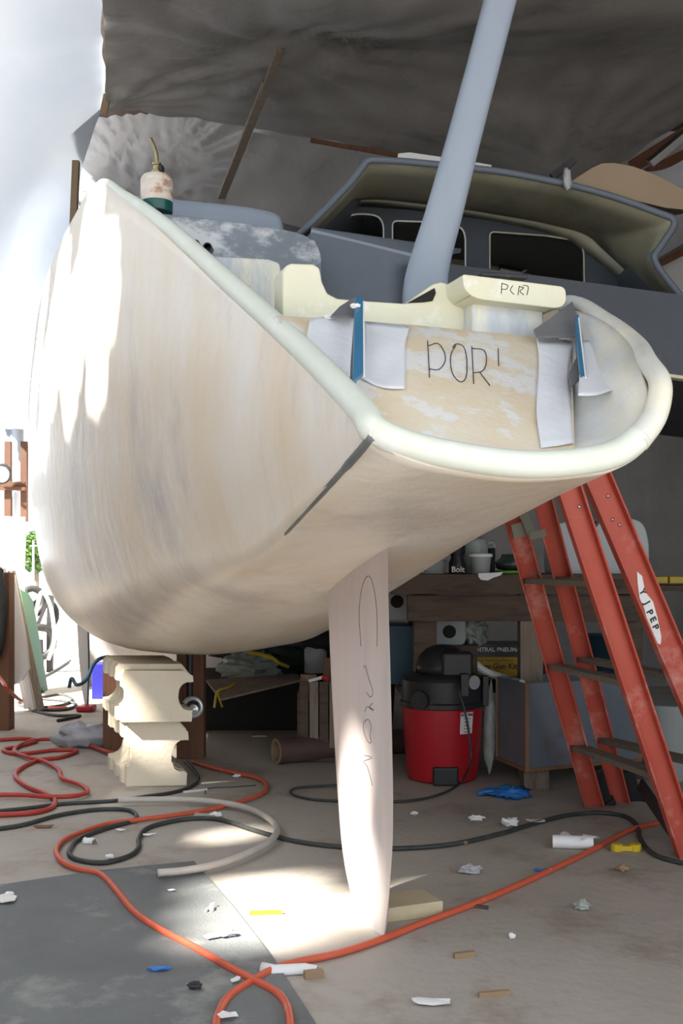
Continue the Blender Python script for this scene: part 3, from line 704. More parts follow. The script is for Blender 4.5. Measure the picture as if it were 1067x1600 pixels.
# ================================================================== SUPPORT BLOCKS
def fblock(name, zb, zt, px0, px1, d, label, seed, W=.62, notch=.045):
    """I-shaped block: profile seen from the front, extruded back in ragged slices"""
    th = zt - zb; xa = P(px0, 0, d).x; xb = P(px1, 0, d).x
    root = thing(name, V(((xa + xb) / 2, d, zb)), label, 'support block', 'cream foam blocks under the hull')
    def profile(xa, xb, ns):
        r = th * .30; zc = zb + th * .46; pts = [(xa, zb)]
        for k in range(13):
            an = -PI / 2 + PI * k / 12; pts.append((xb - r * 1.0 + r * 1.0 * (1 - math.cos(an)) , zc + r * math.sin(an)))
        r = th * .25; pts = [(xa, zb), (xb, zb + .004), (xb, zc - r)]
        for k in range(13):
            an = PI * k / 12; pts.append((xb - math.sin(an) ** .7 * r * .95, zc - r * math.cos(an)))
        pts += [(xb + .008, zc + r), (xb + .006, zt - .05), (xb - .04, zt), (xa + .02, zt), (xa, zt - .02)]
        zl = zb + th * .45; rl = th * (.16 if ns == 0 else .26)
        for k in range(11):
            an = PI * k / 10; pts.append((xa + math.sin(an) ** .8 * rl * (1.0 if ns else .5), zl + rl * math.cos(an)))
        return pts
    N = 7; n_ = 0
    body = MB()
    for s in range(N):
        L0 = s * W / N; o2 = FW * L0
        pr = profile(xa - (.010 if s % 2 else 0) - .004 * s, xb + .004 * (s % 3), s)
        dz = -.025 if s == 0 and seed == 2 else 0
        pts = [V((x + random.uniform(-.003, .003), d, z + (random.uniform(-.003, .003) if z > zb + .01 and z < zt - .03 else 0) + (dz if z > zt - .03 else 0))) + o2 for x, z in pr]
        body.prism(pts, FW * (W / N))
    body.build('body', FOAM, root, bevel=.005)
    return root
fblock('support_block', .0, .315, 198, 292, 5.36, 'cream foam block standing on the floor under the hull, lower of the pair', 1)
fblock('support_block', .318, .59, 190, 300, 5.30, 'cream foam block touching the hull, upper of the pair', 2)
# timber posts behind
tag(MB().box((P(299, 0, 6.15).x, 6.15, .36), .15, .10, .72).build('timber_post', WOODR), 'reddish timber post right behind the cream foam blocks', 'post')
tag(MB().box((P(178, 0, 6.4).x, 6.4, .26), .11, .08, .52).build('timber_post', WOODR), 'short reddish timber post left behind the cream foam blocks', 'post')
wn = thing('steel_coupling', P(301, 1105, 5.75), 'round chrome coupling on a black rod beside the foam blocks', 'coupling')
cc = P(301, 1105, 5.72)
MB().tube([cc + V((math.cos(a) * .046, 0, math.sin(a) * .046)) for a in [2 * PI * k / 28 for k in range(28)]], .012, 8, closed=True).build('ring', STEELB, wn, smooth=True)
MB().lathe(cc + V((0, .02, 0)), [(.036, .02), (.044, 0), (.044, .10)], 24, axis=(0, 1, 0)).build('housing', BLACK, wn, smooth=True, angle=40)
MB().lathe(cc + V((.004, -.012, -.012)), [(.004, -.004), (.010, 0), (.026, .006), (.030, .03), (.022, .04)], 16, axis=(0, 1, 0)).build('hub', STEELB, wn, smooth=True, angle=40)
MB().tube([cc + V((-.02, .03, .05)), cc + V((-.02, .03, .32))], .018, 10).build('rod', BLACK, wn)

# ================================================================== LADDER (folded, leaning)
lad = thing('stepladder', V((1.2, 4.4, 0)), 'folded red fibreglass stepladder with worn wooden steps leaning on the stern', 'ladder')
Af, At = P(930, 1262, 4.93), P(790, 760, 4.45)
Bf, Bt = P(974, 1268, 5.02), P(838, 740, 4.55)
Cf, Ct = P(1076, 1342, 4.08), P(862, 690, 3.72)
Df, Dt = P(1178, 1330, 4.16), P(893, 660, 3.85)
def rail(a, b, w, fl, side, nm='rail', label=None):
    d = (b - a).normalized(); side = V(side); u = (side - d * side.dot(d)).normalized(); n = d.cross(u)
    m = MB(); m.beam(a, b, w, .008, u)
    for s in (-1, 1): m.beam(a + u * s * (w / 2 - .004) - n * fl / 2 * 1, b + u * s * (w / 2 - .004) - n * fl / 2, .008, fl, u)
    return m.build(nm, REDL, lad, bevel=.002)
rail(Af, At, .086, .035, (1, -.12, 0)); rail(Bf, Bt, .082, .035, (1, -.12, 0))
rC = rail(Cf, Ct, .088, .03, (1, .25, 0)); rD = rail(Df, Dt, .104, .03, (1, .3, 0))
def lerp_y(a, b, py):  # point on a 3D line that shows at pixel row py
    lo, hi = 0.0, 1.0
    for _ in range(40):
        m = (lo + hi) / 2; q = a.lerp(b, m); yy = HY - (q.z - EYE.z) / q.y * FP
        if yy > py: lo = m
        else: hi = m
    return a.lerp(b, lo)
for (ya, yc) in ((1168, 1213), (1041, 1068), (908, 912)):
    a = lerp_y(Af, At, ya); c = lerp_y(Cf, Ct, yc); c = c.lerp(a, .02)
    c.z = c.z * .0 + c.z
    MB().beam(a, c, .022, .075, (0, 0, 1)).build('step', STEPW, lad, bevel=.002)
for (ya, yc) in ((1156, 1200), (1030, 1058), (905, 912)):
    a = lerp_y(Bf, Bt, ya); c = lerp_y(Df, Dt, yc)
    MB().beam(a, c, .022, .07, (0, 0, 1)).build('step', STEPW, lad, bevel=.002)
def shoe(p, q, s):
    d = (q - p).normalized()
    MB().beam(p - d * .035, p + d * .16, .075 * s, .04, (1, 0, 0)).beam(p - d * .035 + V((.01, 0, 0)), p - d * .012, .10 * s, .07, (1, 0, 0)).build('shoe', BLACK, lad, bevel=.004)
shoe(Af + V((.045, .03, .035)), At + V((.045, .03, 0)), .8); shoe(Bf + V((.05, .02, .04)), Bt + V((.05, 0, 0)), 1)
hg = MB().beam(P(812, 790, 4.40), P(832, 838, 4.38), .035, .008).beam(P(828, 838, 4.375), P(853, 832, 4.37), .03, .008, (0, 0, 1))
hg.build('spreader_hinge', HINGE, lad)
MB().beam(P(807, 818, 4.41), P(812, 840, 4.41), .05, .02).build('hinge_bracket', HINGE, lad)
# black brace between
MB().beam(P(1000, 1225, 4.7), P(1072, 1330, 4.15), .05, .012, (0, 1, .4)).build('brace', BLACK, lad)
# sticker on rail D
dD = (Dt - Df).normalized(); uD = (V((1, .3, 0)) - dD * V((1, .3, 0)).dot(dD)).normalized(); nD = dD.cross(uD)
if nD.y > 0: nD = -nD
c1 = lerp_y(Df, Dt, 945)
st = []
for a, b in ((995, 893), (1003, 900), (1008, 925), (1020, 940), (1027, 965), (1033, 995), (1032, 1007), (1024, 1004), (1012, 975), (1006, 950), (999, 935), (996, 912)):
    r = ray(a, b); k = (c1 + nD * .0065 - EYE).dot(nD) / r.dot(nD); st.append(EYE + r * k)
stk = MB().prism(st, nD * .0008).build('sticker', WHITE, rD)
for ch, a, b in (('Y', 1004, 925), ('J', 1011, 942), ('P', 1015, 957), ('E', 1020, 968), ('P', 1024, 980)):
    r = ray(a, b); k = (c1 + nD * .0085 - EYE).dot(nD) / r.dot(nD)
    text(ch, .034, EYE + r * k, -dD, uD, BLACK, stk, thick=.0004, bold=.0012)
for q in ((889, 812), (905, 792), (922, 765), (957, 812), (968, 820), (950, 775)):
    base = (Cf, Ct, V((1, .25, 0))) if q[0] < 925 and q[0] < 910 else (Df, Dt, V((1, .3, 0)))
    l = lerp_y(base[0], base[1], q[1]); n = (base[1] - base[0]).normalized().cross(base[2]).normalized()
    if n.y > 0: n = -n
    r = ray(*q); k = (l + n * .006 - EYE).dot(n) / r.dot(n); MB().lathe(EYE + r * k, [(.007, 0), (.006, .003), (.002, .005)], 10, axis=n).build('rivet', STEEL, lad)

# ================================================================== WORKBENCH
bench = thing('workbench', V((.85, 5.7, 0)), 'dark heavy timber workbench behind the red vacuum', 'workbench')
zt = EYE.z - (897 - HY) / FP * 5.45
xl, xr = P(612, 0, 5.45).x, P(1010, 0, 5.45).x
MB().box(((xl + xr) / 2, 5.45 + .375, zt - .05), xr - xl, .75, .10).build('top', WOODD, bench, bevel=.006)
MB().box(((xl + xr) / 2 + .03, 5.50 + .02, zt - .17), xr - xl - .1, .045, .13).build('apron', WOODD, bench, bevel=.004)
for (a, y, m) in ((830, 5.52, WOODO), (664, 5.56, WOODD), (985, 5.55, WOODD), (655, 6.12, WOODD)):
    MB().box((P(a, 0, y).x, y + .03, (zt - .10) / 2), .115, .09, zt - .10).build('leg', m, bench, bevel=.004)
MB().box(((xl + xr) / 2, 6.05, .42), xr - xl - .1, .55, .03).build('shelf', WOODD, bench)
# spray gun box
bx = thing('spray_gun_box', P(782, 1058, 5.8), 'black and yellow spray gun carton under the workbench', 'box')
x0, x1 = P(722, 0, 5.85).x, P(818, 0, 5.85).x; z0 = .46; z1 = EYE.z - (1006 - HY) / FP * 5.85
zm = EYE.z - (1026 - HY) / FP * 5.85
MB().box(((x0 + x1) / 2, 5.97, (z0 + z1) / 2), x1 - x0, .22, z1 - z0).build('carton', BLACK, bx, bevel=.002)
MB().box(((x0 + x1) / 2 - .012, 5.858, (z0 + zm) / 2), x1 - x0 - .04, .004, zm - z0 - .006).build('yellow_panel', YELB, bx)
text('CENTRAL PNEUMATIC', .031, V(((x0 + x1) / 2 + .035, 5.856, (z1 + zm) / 2 + .002)), (1, 0, 0), (0, 0, 1), OFFW, bx, bold=.0008)
text('High Volume Low Pressure', .017, V(((x0 + x1) / 2 + .015, 5.853, zm - .020)), (1, 0, 0), (0, 0, 1), BLACK, bx)
text('Spray Gun Kit', .040, V(((x0 + x1) / 2 + .015, 5.853, zm - .052)), (1, 0, 0), (0, 0, 1), BLACK, bx, bold=.001)
# jugs seen end on with black mouths
def jug_end(px, py, d, w, h, label):
    c = P(px, py, d); r = thing('plastic_canister', V((c.x, c.y + .12, c.z - h / 2)), label, 'canister')
    o = []
    for k in range(24):
        an = 2 * PI * k / 24; ca, sa = math.cos(an), math.sin(an)
        o.append(c + V((math.copysign(abs(ca) ** .4, ca) * w / 2, 0, math.copysign(abs(sa) ** .4, sa) * h / 2)))
    MB().prism(o, (0, .25, 0)).build('body', JUGD, r, bevel=.008)
    MB().lathe(c + V((0, -.012, 0)), [(.030, 0), (.034, .003), (.034, .02)], 20, axis=(0, 1, 0)).build('mouth', DARK, r)
jug_end(702, 987, 5.75, .175, .145, 'grey plastic canister with a black round mouth, above the vacuum')
jug_end(620, 940, 5.9, .17, .20, 'grey plastic canister with a black round mouth, right behind the rudder')
tag(MB().box((P(702, 0, 5.9).x, 5.95, .52), .25, .5, .24 - .0).box((P(702, 0, 5.9).x, 5.95, .6475), .27, .5, .015).build('storage_box', WOODD), 'dark box on the bench shelf below the grey canister', 'box')
tag(MB().box((P(620, 0, 6.0).x, 6.1, .59), .22, .4, .31).build('storage_box', BLUE3), 'dark teal box on the shelf behind the rudder', 'box')
tag(crinkle(P(742, 985, 5.85), .14, .12, .15, 3, 16, 12, .6, 4).build('plastic_bag', BAG, smooth=False), 'crumpled clear plastic bag above the spray gun carton', 'plastic bag')
# items on the bench
Z = zt
def cup(px, d, r, h, prof, mat, name, label, cat, lidm=None):
    c = V((P(px, 0, d).x, d, Z + .001)); root = thing(name, c, label, cat)
    MB().lathe(c, [(a * r, b * h) for a, b in prof], 24).build('body', mat, root, smooth=True, angle=40)
    return root, c
bk, c = cup(751, 5.55, .055, .088, [(.78, 0), (.80, .02), (.95, .95), (.97, 1)], JUGD, 'lidded_tub', 'small grey tub with white lid on the workbench edge', 'tub')
MB().lathe(c + V((0, 0, .084)), [(.058, 0), (.060, .004), (.060, .014), (.052, .018)], 24).build('lid', WHITE, bk, smooth=True, angle=40)
bt, c = cup(714, 5.6, .042, .16, [(.9, 0), (1, .05), (1, .35), (.75, .48), (.75, .55), (.98, .66), (.98, .95), (.8, 1)], BLACK, 'black_bottle', 'waisted black bottle with white writing on the workbench', 'bottle')
text('Bolt', .040, c + V((0, -.045, .020)), (1, 0, 0), (0, 0, 1), OFFW, bt, bold=.0008)
jg, c = cup(742, 5.78, .072, .19, [(.9, 0), (1, .05), (1, .75), (.85, .93), (.4, 1)], BAG, 'clear_jug', 'frosted clear jug behind the lidded tub', 'jug')
MB().tube(cr([c + V((.06, 0, .15)), c + V((.095, 0, .16)), c + V((.10, 0, .08)), c + V((.07, 0, .04))], 5), .008, 8).build('handle', CLEAR, jg, smooth=True)
tb, c = cup(677, 5.6, .065, .07, [(.85, 0), (.88, .03), (1, .97), (1.05, 1)], CLEAR, 'clear_tub', 'low clear tub at the left of the workbench', 'tub')
cup(768, 5.75, .018, .13, [(1, 0), (1, 1)], DARK, 'dark_can', 'slim dark can behind the lidded tub', 'can')
tag(MB().lathe(V((P(794, 0, 5.6).x, 5.6, Z + .001)), [(.062, 0), (.066, .004), (.066, .013), (.058, .016)], 28).build('plastic_lid', GREEN, smooth=True, angle=40), 'flat bright green plastic lid on the workbench', 'plate')  # loose green lid lying flat on the bench top
tag(crinkle(V((P(800, 0, 5.85).x, 5.85, Z + .055)), .16, .12, .10, 12, 14, 10, .5).build('black_bag', GBAG, smooth=True), 'dark crumpled bag behind the green lid', 'bag')
ragp = [P(a, b, 5.437) for a, b in ((747, 896), (786, 894), (782, 899), (770, 903), (762, 907), (752, 906), (748, 902))]
tag(MB().prism(ragp, V((0, .006, 0))).build('rag', WHITE), 'white rag hanging over the workbench edge', 'rag')
# big jug
bj = thing('big_jug', V((P(938, 0, 5.75).x, 5.75, Z)), 'large milky plastic jug standing on the workbench behind the ladder', 'jug')
o = rounded([(866, 897), (864, 828), (872, 818), (900, 813), (915, 826), (930, 826), (940, 812), (990, 809), (1008, 820), (1014, 850), (1014, 885), (1006, 897)], [6, 10, 6, 10, 8, 8, 10, 20, 16, 8, 12, 8])
MB().prism([P(a, b, 5.62) for a, b in o], (0, .28, 0)).build('body', JUG, bj, bevel=.02, seg=4)
MB().lathe(P(925, 824, 5.72), [(.022, 0), (.022, .03)], 16).build('cap', BLACK, bj)
for i, (a, b) in enumerate(((1028, 906), (1055, 906))):
    tag(MB().box(P(a, b, 6.0), .085, .08, .035).build('yellow_block', YEL, bevel=.003), ['yellow block right of the big jug, nearer the jug', 'yellow block right of the big jug, at the photo edge'][i], 'block')
tag(MB().box((P(1050, 0, 6.1).x, 6.1, EYE.z - (913 - HY) / FP * 6.0 - .02), .5, .35, .03).build('wall_shelf', WOODD), 'dark shelf carrying yellow blocks at the right', 'shelf')
tag(MB().lathe((P(935, 0, 6.0).x, 6.0, .45), [(.10, 0), (.115, .24), (.118, .245)], 24).build('blue_bucket', BLUE3, smooth=True, angle=40), 'dark blue bucket on the bench shelf behind the ladder', 'bucket')
tag(MB().lathe((P(1050, 0, 5.6).x, 5.6, 0), [(.12, 0), (.145, .37), (.15, .375)], 28).build('pale_bucket', JUGD, smooth=True, angle=40), 'pale grey bucket behind the right ladder rail', 'bucket')
tag(MB().box((P(858, 0, 5.9).x, 5.9, .54), .07, .12, .17).build('red_carton', RED), 'small red carton beside the workbench leg', 'carton')
# sheet metal box
mbx = thing('metal_bin', V((.95, 5.4, .09)), 'rusty grey sheet metal bin in front of the workbench leg', 'bin')
n0 = V((P(823, 0, 5.22).x, 5.22, 0)); l0 = V((P(777, 0, 5.55).x, 5.55, 0)); r0 = V((P(1000, 0, 5.50).x, 5.50, 0)); k0 = l0 + r0 - n0
zb, zh = .105, EYE.z - (1068 - HY) / FP * 5.22
m = MB()
for a, b in ((n0, r0), (l0, n0), (l0, k0), (k0, r0)): m.add([a + UP * zb, b + UP * zb, b + UP * zh, a + UP * zh], [(0, 1, 2, 3)])
m.build('panels', GALV, mbx, thick=.004)
m = MB()
for a in (n0, l0, r0): m.beam(a + UP * (zb - .005) - V((0, .004, 0)), a + UP * zh - V((0, .004, 0)), .018, .010)
m.beam(n0 + UP * zb, r0 + UP * zb, .016, .02, (0, 0, 1)).beam(n0 + UP * zb, l0 + UP * zb, .016, .02, (0, 0, 1)); m.build('frame', RUST, mbx)
MB().box((n0.x + .06, 5.36, .05), .12, .12, .10).build('foot_block', WOODO, mbx)
MB().box((r0.x - .1, 5.6, .05), .12, .12, .10).build('foot_block', WOODO, mbx)

# ================================================================== SHOP VACUUM
vx, vy = P(691, 0, 5.55).x, 5.55; vc = V((vx, vy, 0))
vac = thing('shop_vacuum', vc, 'red and black shop vacuum standing on the floor', 'vacuum cleaner')
MB().lathe(vc, [(.150, .0), (.172, .012), (.180, .05), (.203, .355), (.204, .37)], 48).build('drum', RED, vac, smooth=True, angle=40)
MB().lathe(vc, [(.204, .366), (.213, .372), (.213, .392), (.205, .40), (.205, .50), (.198, .512), (.19, .52), (.15, .535)], 48).build('lid', BLACK, vac, smooth=True, angle=30)
MB().lathe(vc + V((.0, 0, .53)), [(.135, 0), (.13, .04), (.115, .09), (.08, .125), (.04, .14), (.01, .142)], 32).build('motor_dome', BLACK, vac, smooth=True)
MB().box(vc + V((.06, -.11, .585)), .15, .10, .12).build('motor_housing', BLACK, vac, bevel=.015)
MB().box(vc + V((.09, -.185, .49)), .04, .05, .11).build('latch', BLACK, vac, bevel=.004)
MB().box(vc + V((.205, -.07, .45)), .03, .05, .15).build('latch', BLACK, vac, bevel=.004)
MB().lathe(vc + V((.11, -.12, .50)), [(.030, 0), (.034, .01), (.034, .06), (.030, .06)], 20, axis=(.6, -1, 0)).build('hose_port', JUGD, vac, smooth=True, angle=40)
MB().lathe(vc + V((-.11, -.16, .415)), [(.03, 0), (.045, .01), (.045, .05)], 14, axis=(-.3, -.6, 0)).build('latch', BLACK, vac)
MB().box(vc + V((.0, -.177, .045)), .125, .03, .095).build('drain_cap', BLACK, vac, bevel=.012)
lb_ = MB(); rows_ = []
for k in range(7):
    an = -PI / 2 + .36 + k * .062; rr_ = .2035
    rows_.append([V((vx + math.cos(an) * .1945, vy + math.sin(an) * .1945, .25)), V((vx + math.cos(an) * .2035, vy + math.sin(an) * .2035, .355))])
lab = MB().grid(rows_).build('label', WHITE, vac, thick=.0015)
an = -PI / 2 + .36 + .186; ex = V((-math.sin(an), math.cos(an), 0))
text('FOR VAC', .018, V((vx + math.cos(an) * .2042, vy + math.sin(an) * .2042, .343)), ex, (0, 0, 1), BLACK, lab, bold=.0006)
lines = MB()
for k in range(5): lines.beam(V((vx, vy, .325 - k * .016)) + V((math.cos(an), math.sin(an), 0)) * .2035 - ex * .02, V((vx, vy, .325 - k * .016)) + V((math.cos(an), math.sin(an), 0)) * .2035 + ex * (.02 - .004 * (k % 3)), .003, .0012, (0, 0, 1))
lines.build('printed_lines', INK, lab)
cord = [vc + V((.055, -.20, .50)), P(717, 1080, 5.30), P(726, 1110, 5.29), P(733, 1150, 5.28), P(735, 1190, 5.26), G(720, 1222, .012), G(690, 1240, .01), G(640, 1251, .01), G(560, 1252, .01), G(490, 1249, .01), G(455, 1240, .01), G(465, 1231, .01), G(520, 1227, .01), G(560, 1224, .01)]
MB().tube(cr(cord, 6), .006, 7).build('power_cord', CORD, vac, smooth=True)
tag(MB().tube(cr([P(733, 1030, 5.75), P(760, 1050, 5.72), P(790, 1060, 5.7), P(815, 1068, 5.45)], 4), [.020] * 5 + [.02] * 8, 8).build('fabric_strip', OFFW), 'off-white strip between vacuum and metal bin', 'strip')
tag(crinkle(P(764, 1135, 5.55), .075, .10, .42, 8, 12, 12, .3).build('plastic_sleeve', BAG, smooth=True), 'long clear plastic sleeve hanging between vacuum and metal bin', 'plastic bag')

# ================================================================== UNDER HULL CLUTTER
tag(crinkle(P(388, 1042, 7.2), .38, .3, .20, 5, 24, 16, .45, 4).build('plastic_bag', BAG, smooth=False), 'bundle of clear crinkled plastic under the hull', 'plastic bag')
tag(crinkle(P(440, 1015, 7.8), .95, .4, .42, 6, 26, 16, .4, 3).build('dark_bag', GBAG, smooth=False), 'dark green plastic heap under the hull behind the clear bundle', 'plastic bag')
tag(MB().tube(cr([P(385, 1018, 7.0), P(405, 1022, 6.95), P(425, 1028, 6.9), P(436, 1036, 6.9), P(450, 1042, 7.0)], 5), .011, 6).build('yellow_strap', YEL), 'yellow strap over the dark plastic heap', 'strap')
tag(MB().tube(cr([P(335, 1105, 6.4), P(338, 1085, 6.5), P(343, 1078, 6.5), P(357, 1074, 6.6), P(366, 1068, 6.7)], 5), .007, 6).tube(cr([P(338, 1080, 6.5), P(344, 1096, 6.45), P(347, 1104, 6.4)], 4), .006, 6).build('twine', YEL), 'knotted yellow twine beside the reddish post', 'cord')
tag(MB().prism([P(322, 1062, 6.9), P(345, 1092, 6.5), P(470, 1062, 6.6), P(465, 1052, 7.2)], (0, 0, -.012)).build('plywood_offcut', WOODO), 'tilted plywood offcut under the dark plastic heap', 'plywood')
# table under offcut: trestle so it rests
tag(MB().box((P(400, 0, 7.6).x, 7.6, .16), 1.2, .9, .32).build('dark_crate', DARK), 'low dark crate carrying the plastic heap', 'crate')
cr_ = thing('wooden_crate', V((P(497, 0, 6.0).x, 6.15, 0)), 'open wooden crate of offcuts behind the rudder', 'crate')
xa, xb = P(467, 0, 6.0).x, P(545, 0, 6.0).x; zt2 = EYE.z - (1065 - HY) / FP * 6.0; zb2 = EYE.z - (1145 - HY) / FP * 6.0
for k in range(5):
    MB().box((xa + (xb - xa) * (k + .5) / 5, 6.0, (zt2 + .0) / 2 + .04), (xb - xa) / 5 - .006, .018, zt2 - .08).build('slat', WOODO if k % 2 else WOODD, cr_, bevel=.002)
MB().box(((xa + xb) / 2, 6.3, .2), xb - xa, .018, .36).box((xa, 6.15, .2), .018, .3, .36).box((xb, 6.15, .2), .018, .3, .36).box(((xa + xb) / 2, 6.15, .015), xb - xa, .3, .02).build('body', WOODD, cr_)
tag(MB().box(P(512, 1050, 6.2), .05, .05, .16).build('brick', WOODR), 'reddish wood piece standing in the crate', 'wood piece')
tag(MB().lathe(P(482, 1062, 6.15) - V((0, 0, .12)), [(.04, 0), (.045, .15)], 16).build('brown_jar', KRAFT), 'brown jar in the wooden crate', 'jar')
q = thing('marker_pen', P(495, 1060, 5.96), 'white marker with red cap lying on the crate rim', 'marker')
MB().tube([P(483, 1064, 5.97), P(505, 1058, 5.95)], .010, 8).build('barrel', OFFW, q)
MB().tube([P(503, 1058, 5.95), P(513, 1061, 5.95)], .013, 8).build('cap', RED, q)
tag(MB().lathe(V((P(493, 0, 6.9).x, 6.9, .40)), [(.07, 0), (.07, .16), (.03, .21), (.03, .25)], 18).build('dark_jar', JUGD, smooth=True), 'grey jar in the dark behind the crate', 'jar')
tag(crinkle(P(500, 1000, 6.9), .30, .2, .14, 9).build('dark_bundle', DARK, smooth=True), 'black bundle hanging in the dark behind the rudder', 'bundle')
t0 = G(431, 1197) ; ra = .068
tb_ = thing('cardboard_tube', V((t0.x + .4, t0.y, 0)), 'brown cardboard tube lying on the floor behind the rudder', 'tube')
ta = V((t0.x, t0.y + .03, ra + .005)); tdir = V((1, .5, 0)).normalized()
MB().lathe(ta, [(ra * .78, .0), (ra, 0), (ra, .95), (ra * .78, .95), (ra * .78, 0)], 28, axis=tdir, cap=False).build('tube', TUBEC, tb_, smooth=True, angle=40)
MB().lathe(ta - tdir * .001, [(ra * .77, .06), (ra * .77, -.001), (ra * 1.0, -.001), (ra * 1.0, .004)], 28, axis=tdir, cap=False).build('cut_end', WOODB, tb_, smooth=True, angle=40)
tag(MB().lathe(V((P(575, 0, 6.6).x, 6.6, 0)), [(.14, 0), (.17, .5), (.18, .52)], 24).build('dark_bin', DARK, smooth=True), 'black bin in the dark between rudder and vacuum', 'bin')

# ================================================================== CORDS AND HOSES
def cordobj(px, r, mat, name, label, cat='cord', z=None):
    pts = [G(a, b, (z or r)) for a, b in px]
    return tag(MB().tube(cr(pts, 7), r, 8).build(name, mat, smooth=True), label, cat)
cordobj([(1075, 1282), (1036, 1284), (985, 1297), (940, 1320), (890, 1345), (820, 1378), (740, 1412), (660, 1442), (600, 1466), (530, 1489), (465, 1503), (430, 1513), (395, 1532), (360, 1555), (343, 1580), (338, 1610), (350, 1680)], .0105, ORANGE, 'air_hose', 'long orange hose crossing the foreground past the rudder tip to the right', 'hose')
cordobj([(455, 1640), (452, 1585), (440, 1558), (420, 1543), (398, 1532), (360, 1512), (300, 1478), (250, 1452), (210, 1425), (185, 1395), (165, 1372), (150, 1363), (125, 1358), (100, 1348), (88, 1332), (95, 1316), (120, 1303), (165, 1288), (215, 1281), (270, 1274), (330, 1264), (380, 1251), (412, 1238), (416, 1226), (400, 1215), (365, 1207), (330, 1199), (300, 1190)], .0100, ORANGE, 'air_hose', 'orange hose winding over the grey mat and back to the foam blocks', 'hose', .014)
cordobj([(-40, 1159), (0, 1156), (40, 1154), (57, 1158), (30, 1166), (5, 1172), (30, 1178), (85, 1172), (120, 1173), (95, 1183), (60, 1188), (30, 1202), (25, 1215), (45, 1230), (70, 1240), (86, 1250), (80, 1262), (50, 1270), (0, 1273), (-40, 1275)], .0115, DRED, 'air_hose', 'red hose looping at the left edge of the floor', 'hose')
cordobj([(-30, 1242), (30, 1242), (80, 1245), (120, 1243), (137, 1236), (125, 1226), (97, 1216), (92, 1203), (70, 1190), (40, 1182), (22, 1172), (40, 1160), (75, 1155), (125, 1160), (165, 1174), (178, 1176)], .0110, DRED, 'air_hose', 'red hose curling in a figure of eight left of the foam blocks', 'hose', .02)
cordobj([(-40, 1299), (30, 1290), (90, 1274), (150, 1265), (195, 1265), (212, 1272), (208, 1282), (170, 1293), (125, 1310), (108, 1330), (118, 1342), (160, 1348), (200, 1338), (216, 1325), (217, 1310), (228, 1295), (260, 1285), (300, 1279), (345, 1281), (400, 1298), (460, 1314), (530, 1323), (610, 1326), (700, 1320), (780, 1303), (830, 1288), (880, 1275), (930, 1270), (975, 1275), (995, 1290), (1000, 1310), (1015, 1330), (1040, 1342), (1090, 1353)], .0095, CORD, 'black_cable', 'black cable snaking from the left edge past the rudder to the ladder', 'cable')
cordobj([(-40, 1270), (30, 1264), (100, 1256), (180, 1251), (230, 1244), (270, 1238), (300, 1228), (310, 1215), (300, 1200), (290, 1190)], .0085, CORD, 'black_cable', 'black cable running from the left edge to the lower foam block', 'cable')
cordobj([(246, 1364), (290, 1360), (340, 1350), (390, 1332), (423, 1313), (433, 1296), (420, 1279), (385, 1262), (330, 1252), (270, 1249), (185, 1250)], .0135, TUBE, 'clear_tube', 'milky plastic tube curved in a hook over the cables', 'tube', .028)
cordobj([(60, 1090), (95, 1085), (112, 1094), (90, 1103), (50, 1105), (28, 1100), (45, 1092), (90, 1094), (118, 1100), (105, 1108), (70, 1109), (40, 1103), (60, 1112), (90, 1118), (125, 1118), (90, 1126)], .011, CORD, 'black_cable', 'coil of black cable on the floor at left near the red base', 'cable')
cordobj([(25, 1066), (60, 1060), (85, 1048), (110, 1032)], .012, CORD, 'black_cable', 'thin dark cable crossing the bright floor by the doorway', 'cable')
tag(MB().tube(cr([P(-20, 1040, 6.8), P(0, 1060, 6.8), P(15, 1080, 6.5), G(40, 1098, .01), G(80, 1106, .01), G(105, 1106, .01)], 6), .012, 7).build('air_hose', ORANGE, smooth=True), 'orange hose falling from the reddish post at far left', 'hose')
tag(MB().tube(cr([P(108, 1075, 6.4), P(112, 1060, 6.4), P(120, 1070, 6.3), P(135, 1062, 6.2), P(145, 1040, 6.2), P(155, 1030, 6.2), P(170, 1026, 6.2)], 6), .011, 7).build('teal_hose', BLUE3, smooth=True), 'teal hose looping left of the upper foam block', 'hose')
cordobj([(300, 1138), (340, 1130), (400, 1128), (450, 1125)], .010, CORD, 'black_cable', 'dark cable lying in the shade under the hull', 'cable')
cordobj([(320, 1240), (325, 1232), (360, 1230), (400, 1227)], .0025, CORD, 'thin_wire', 'thin wire on the floor beside the orange hose', 'wire')

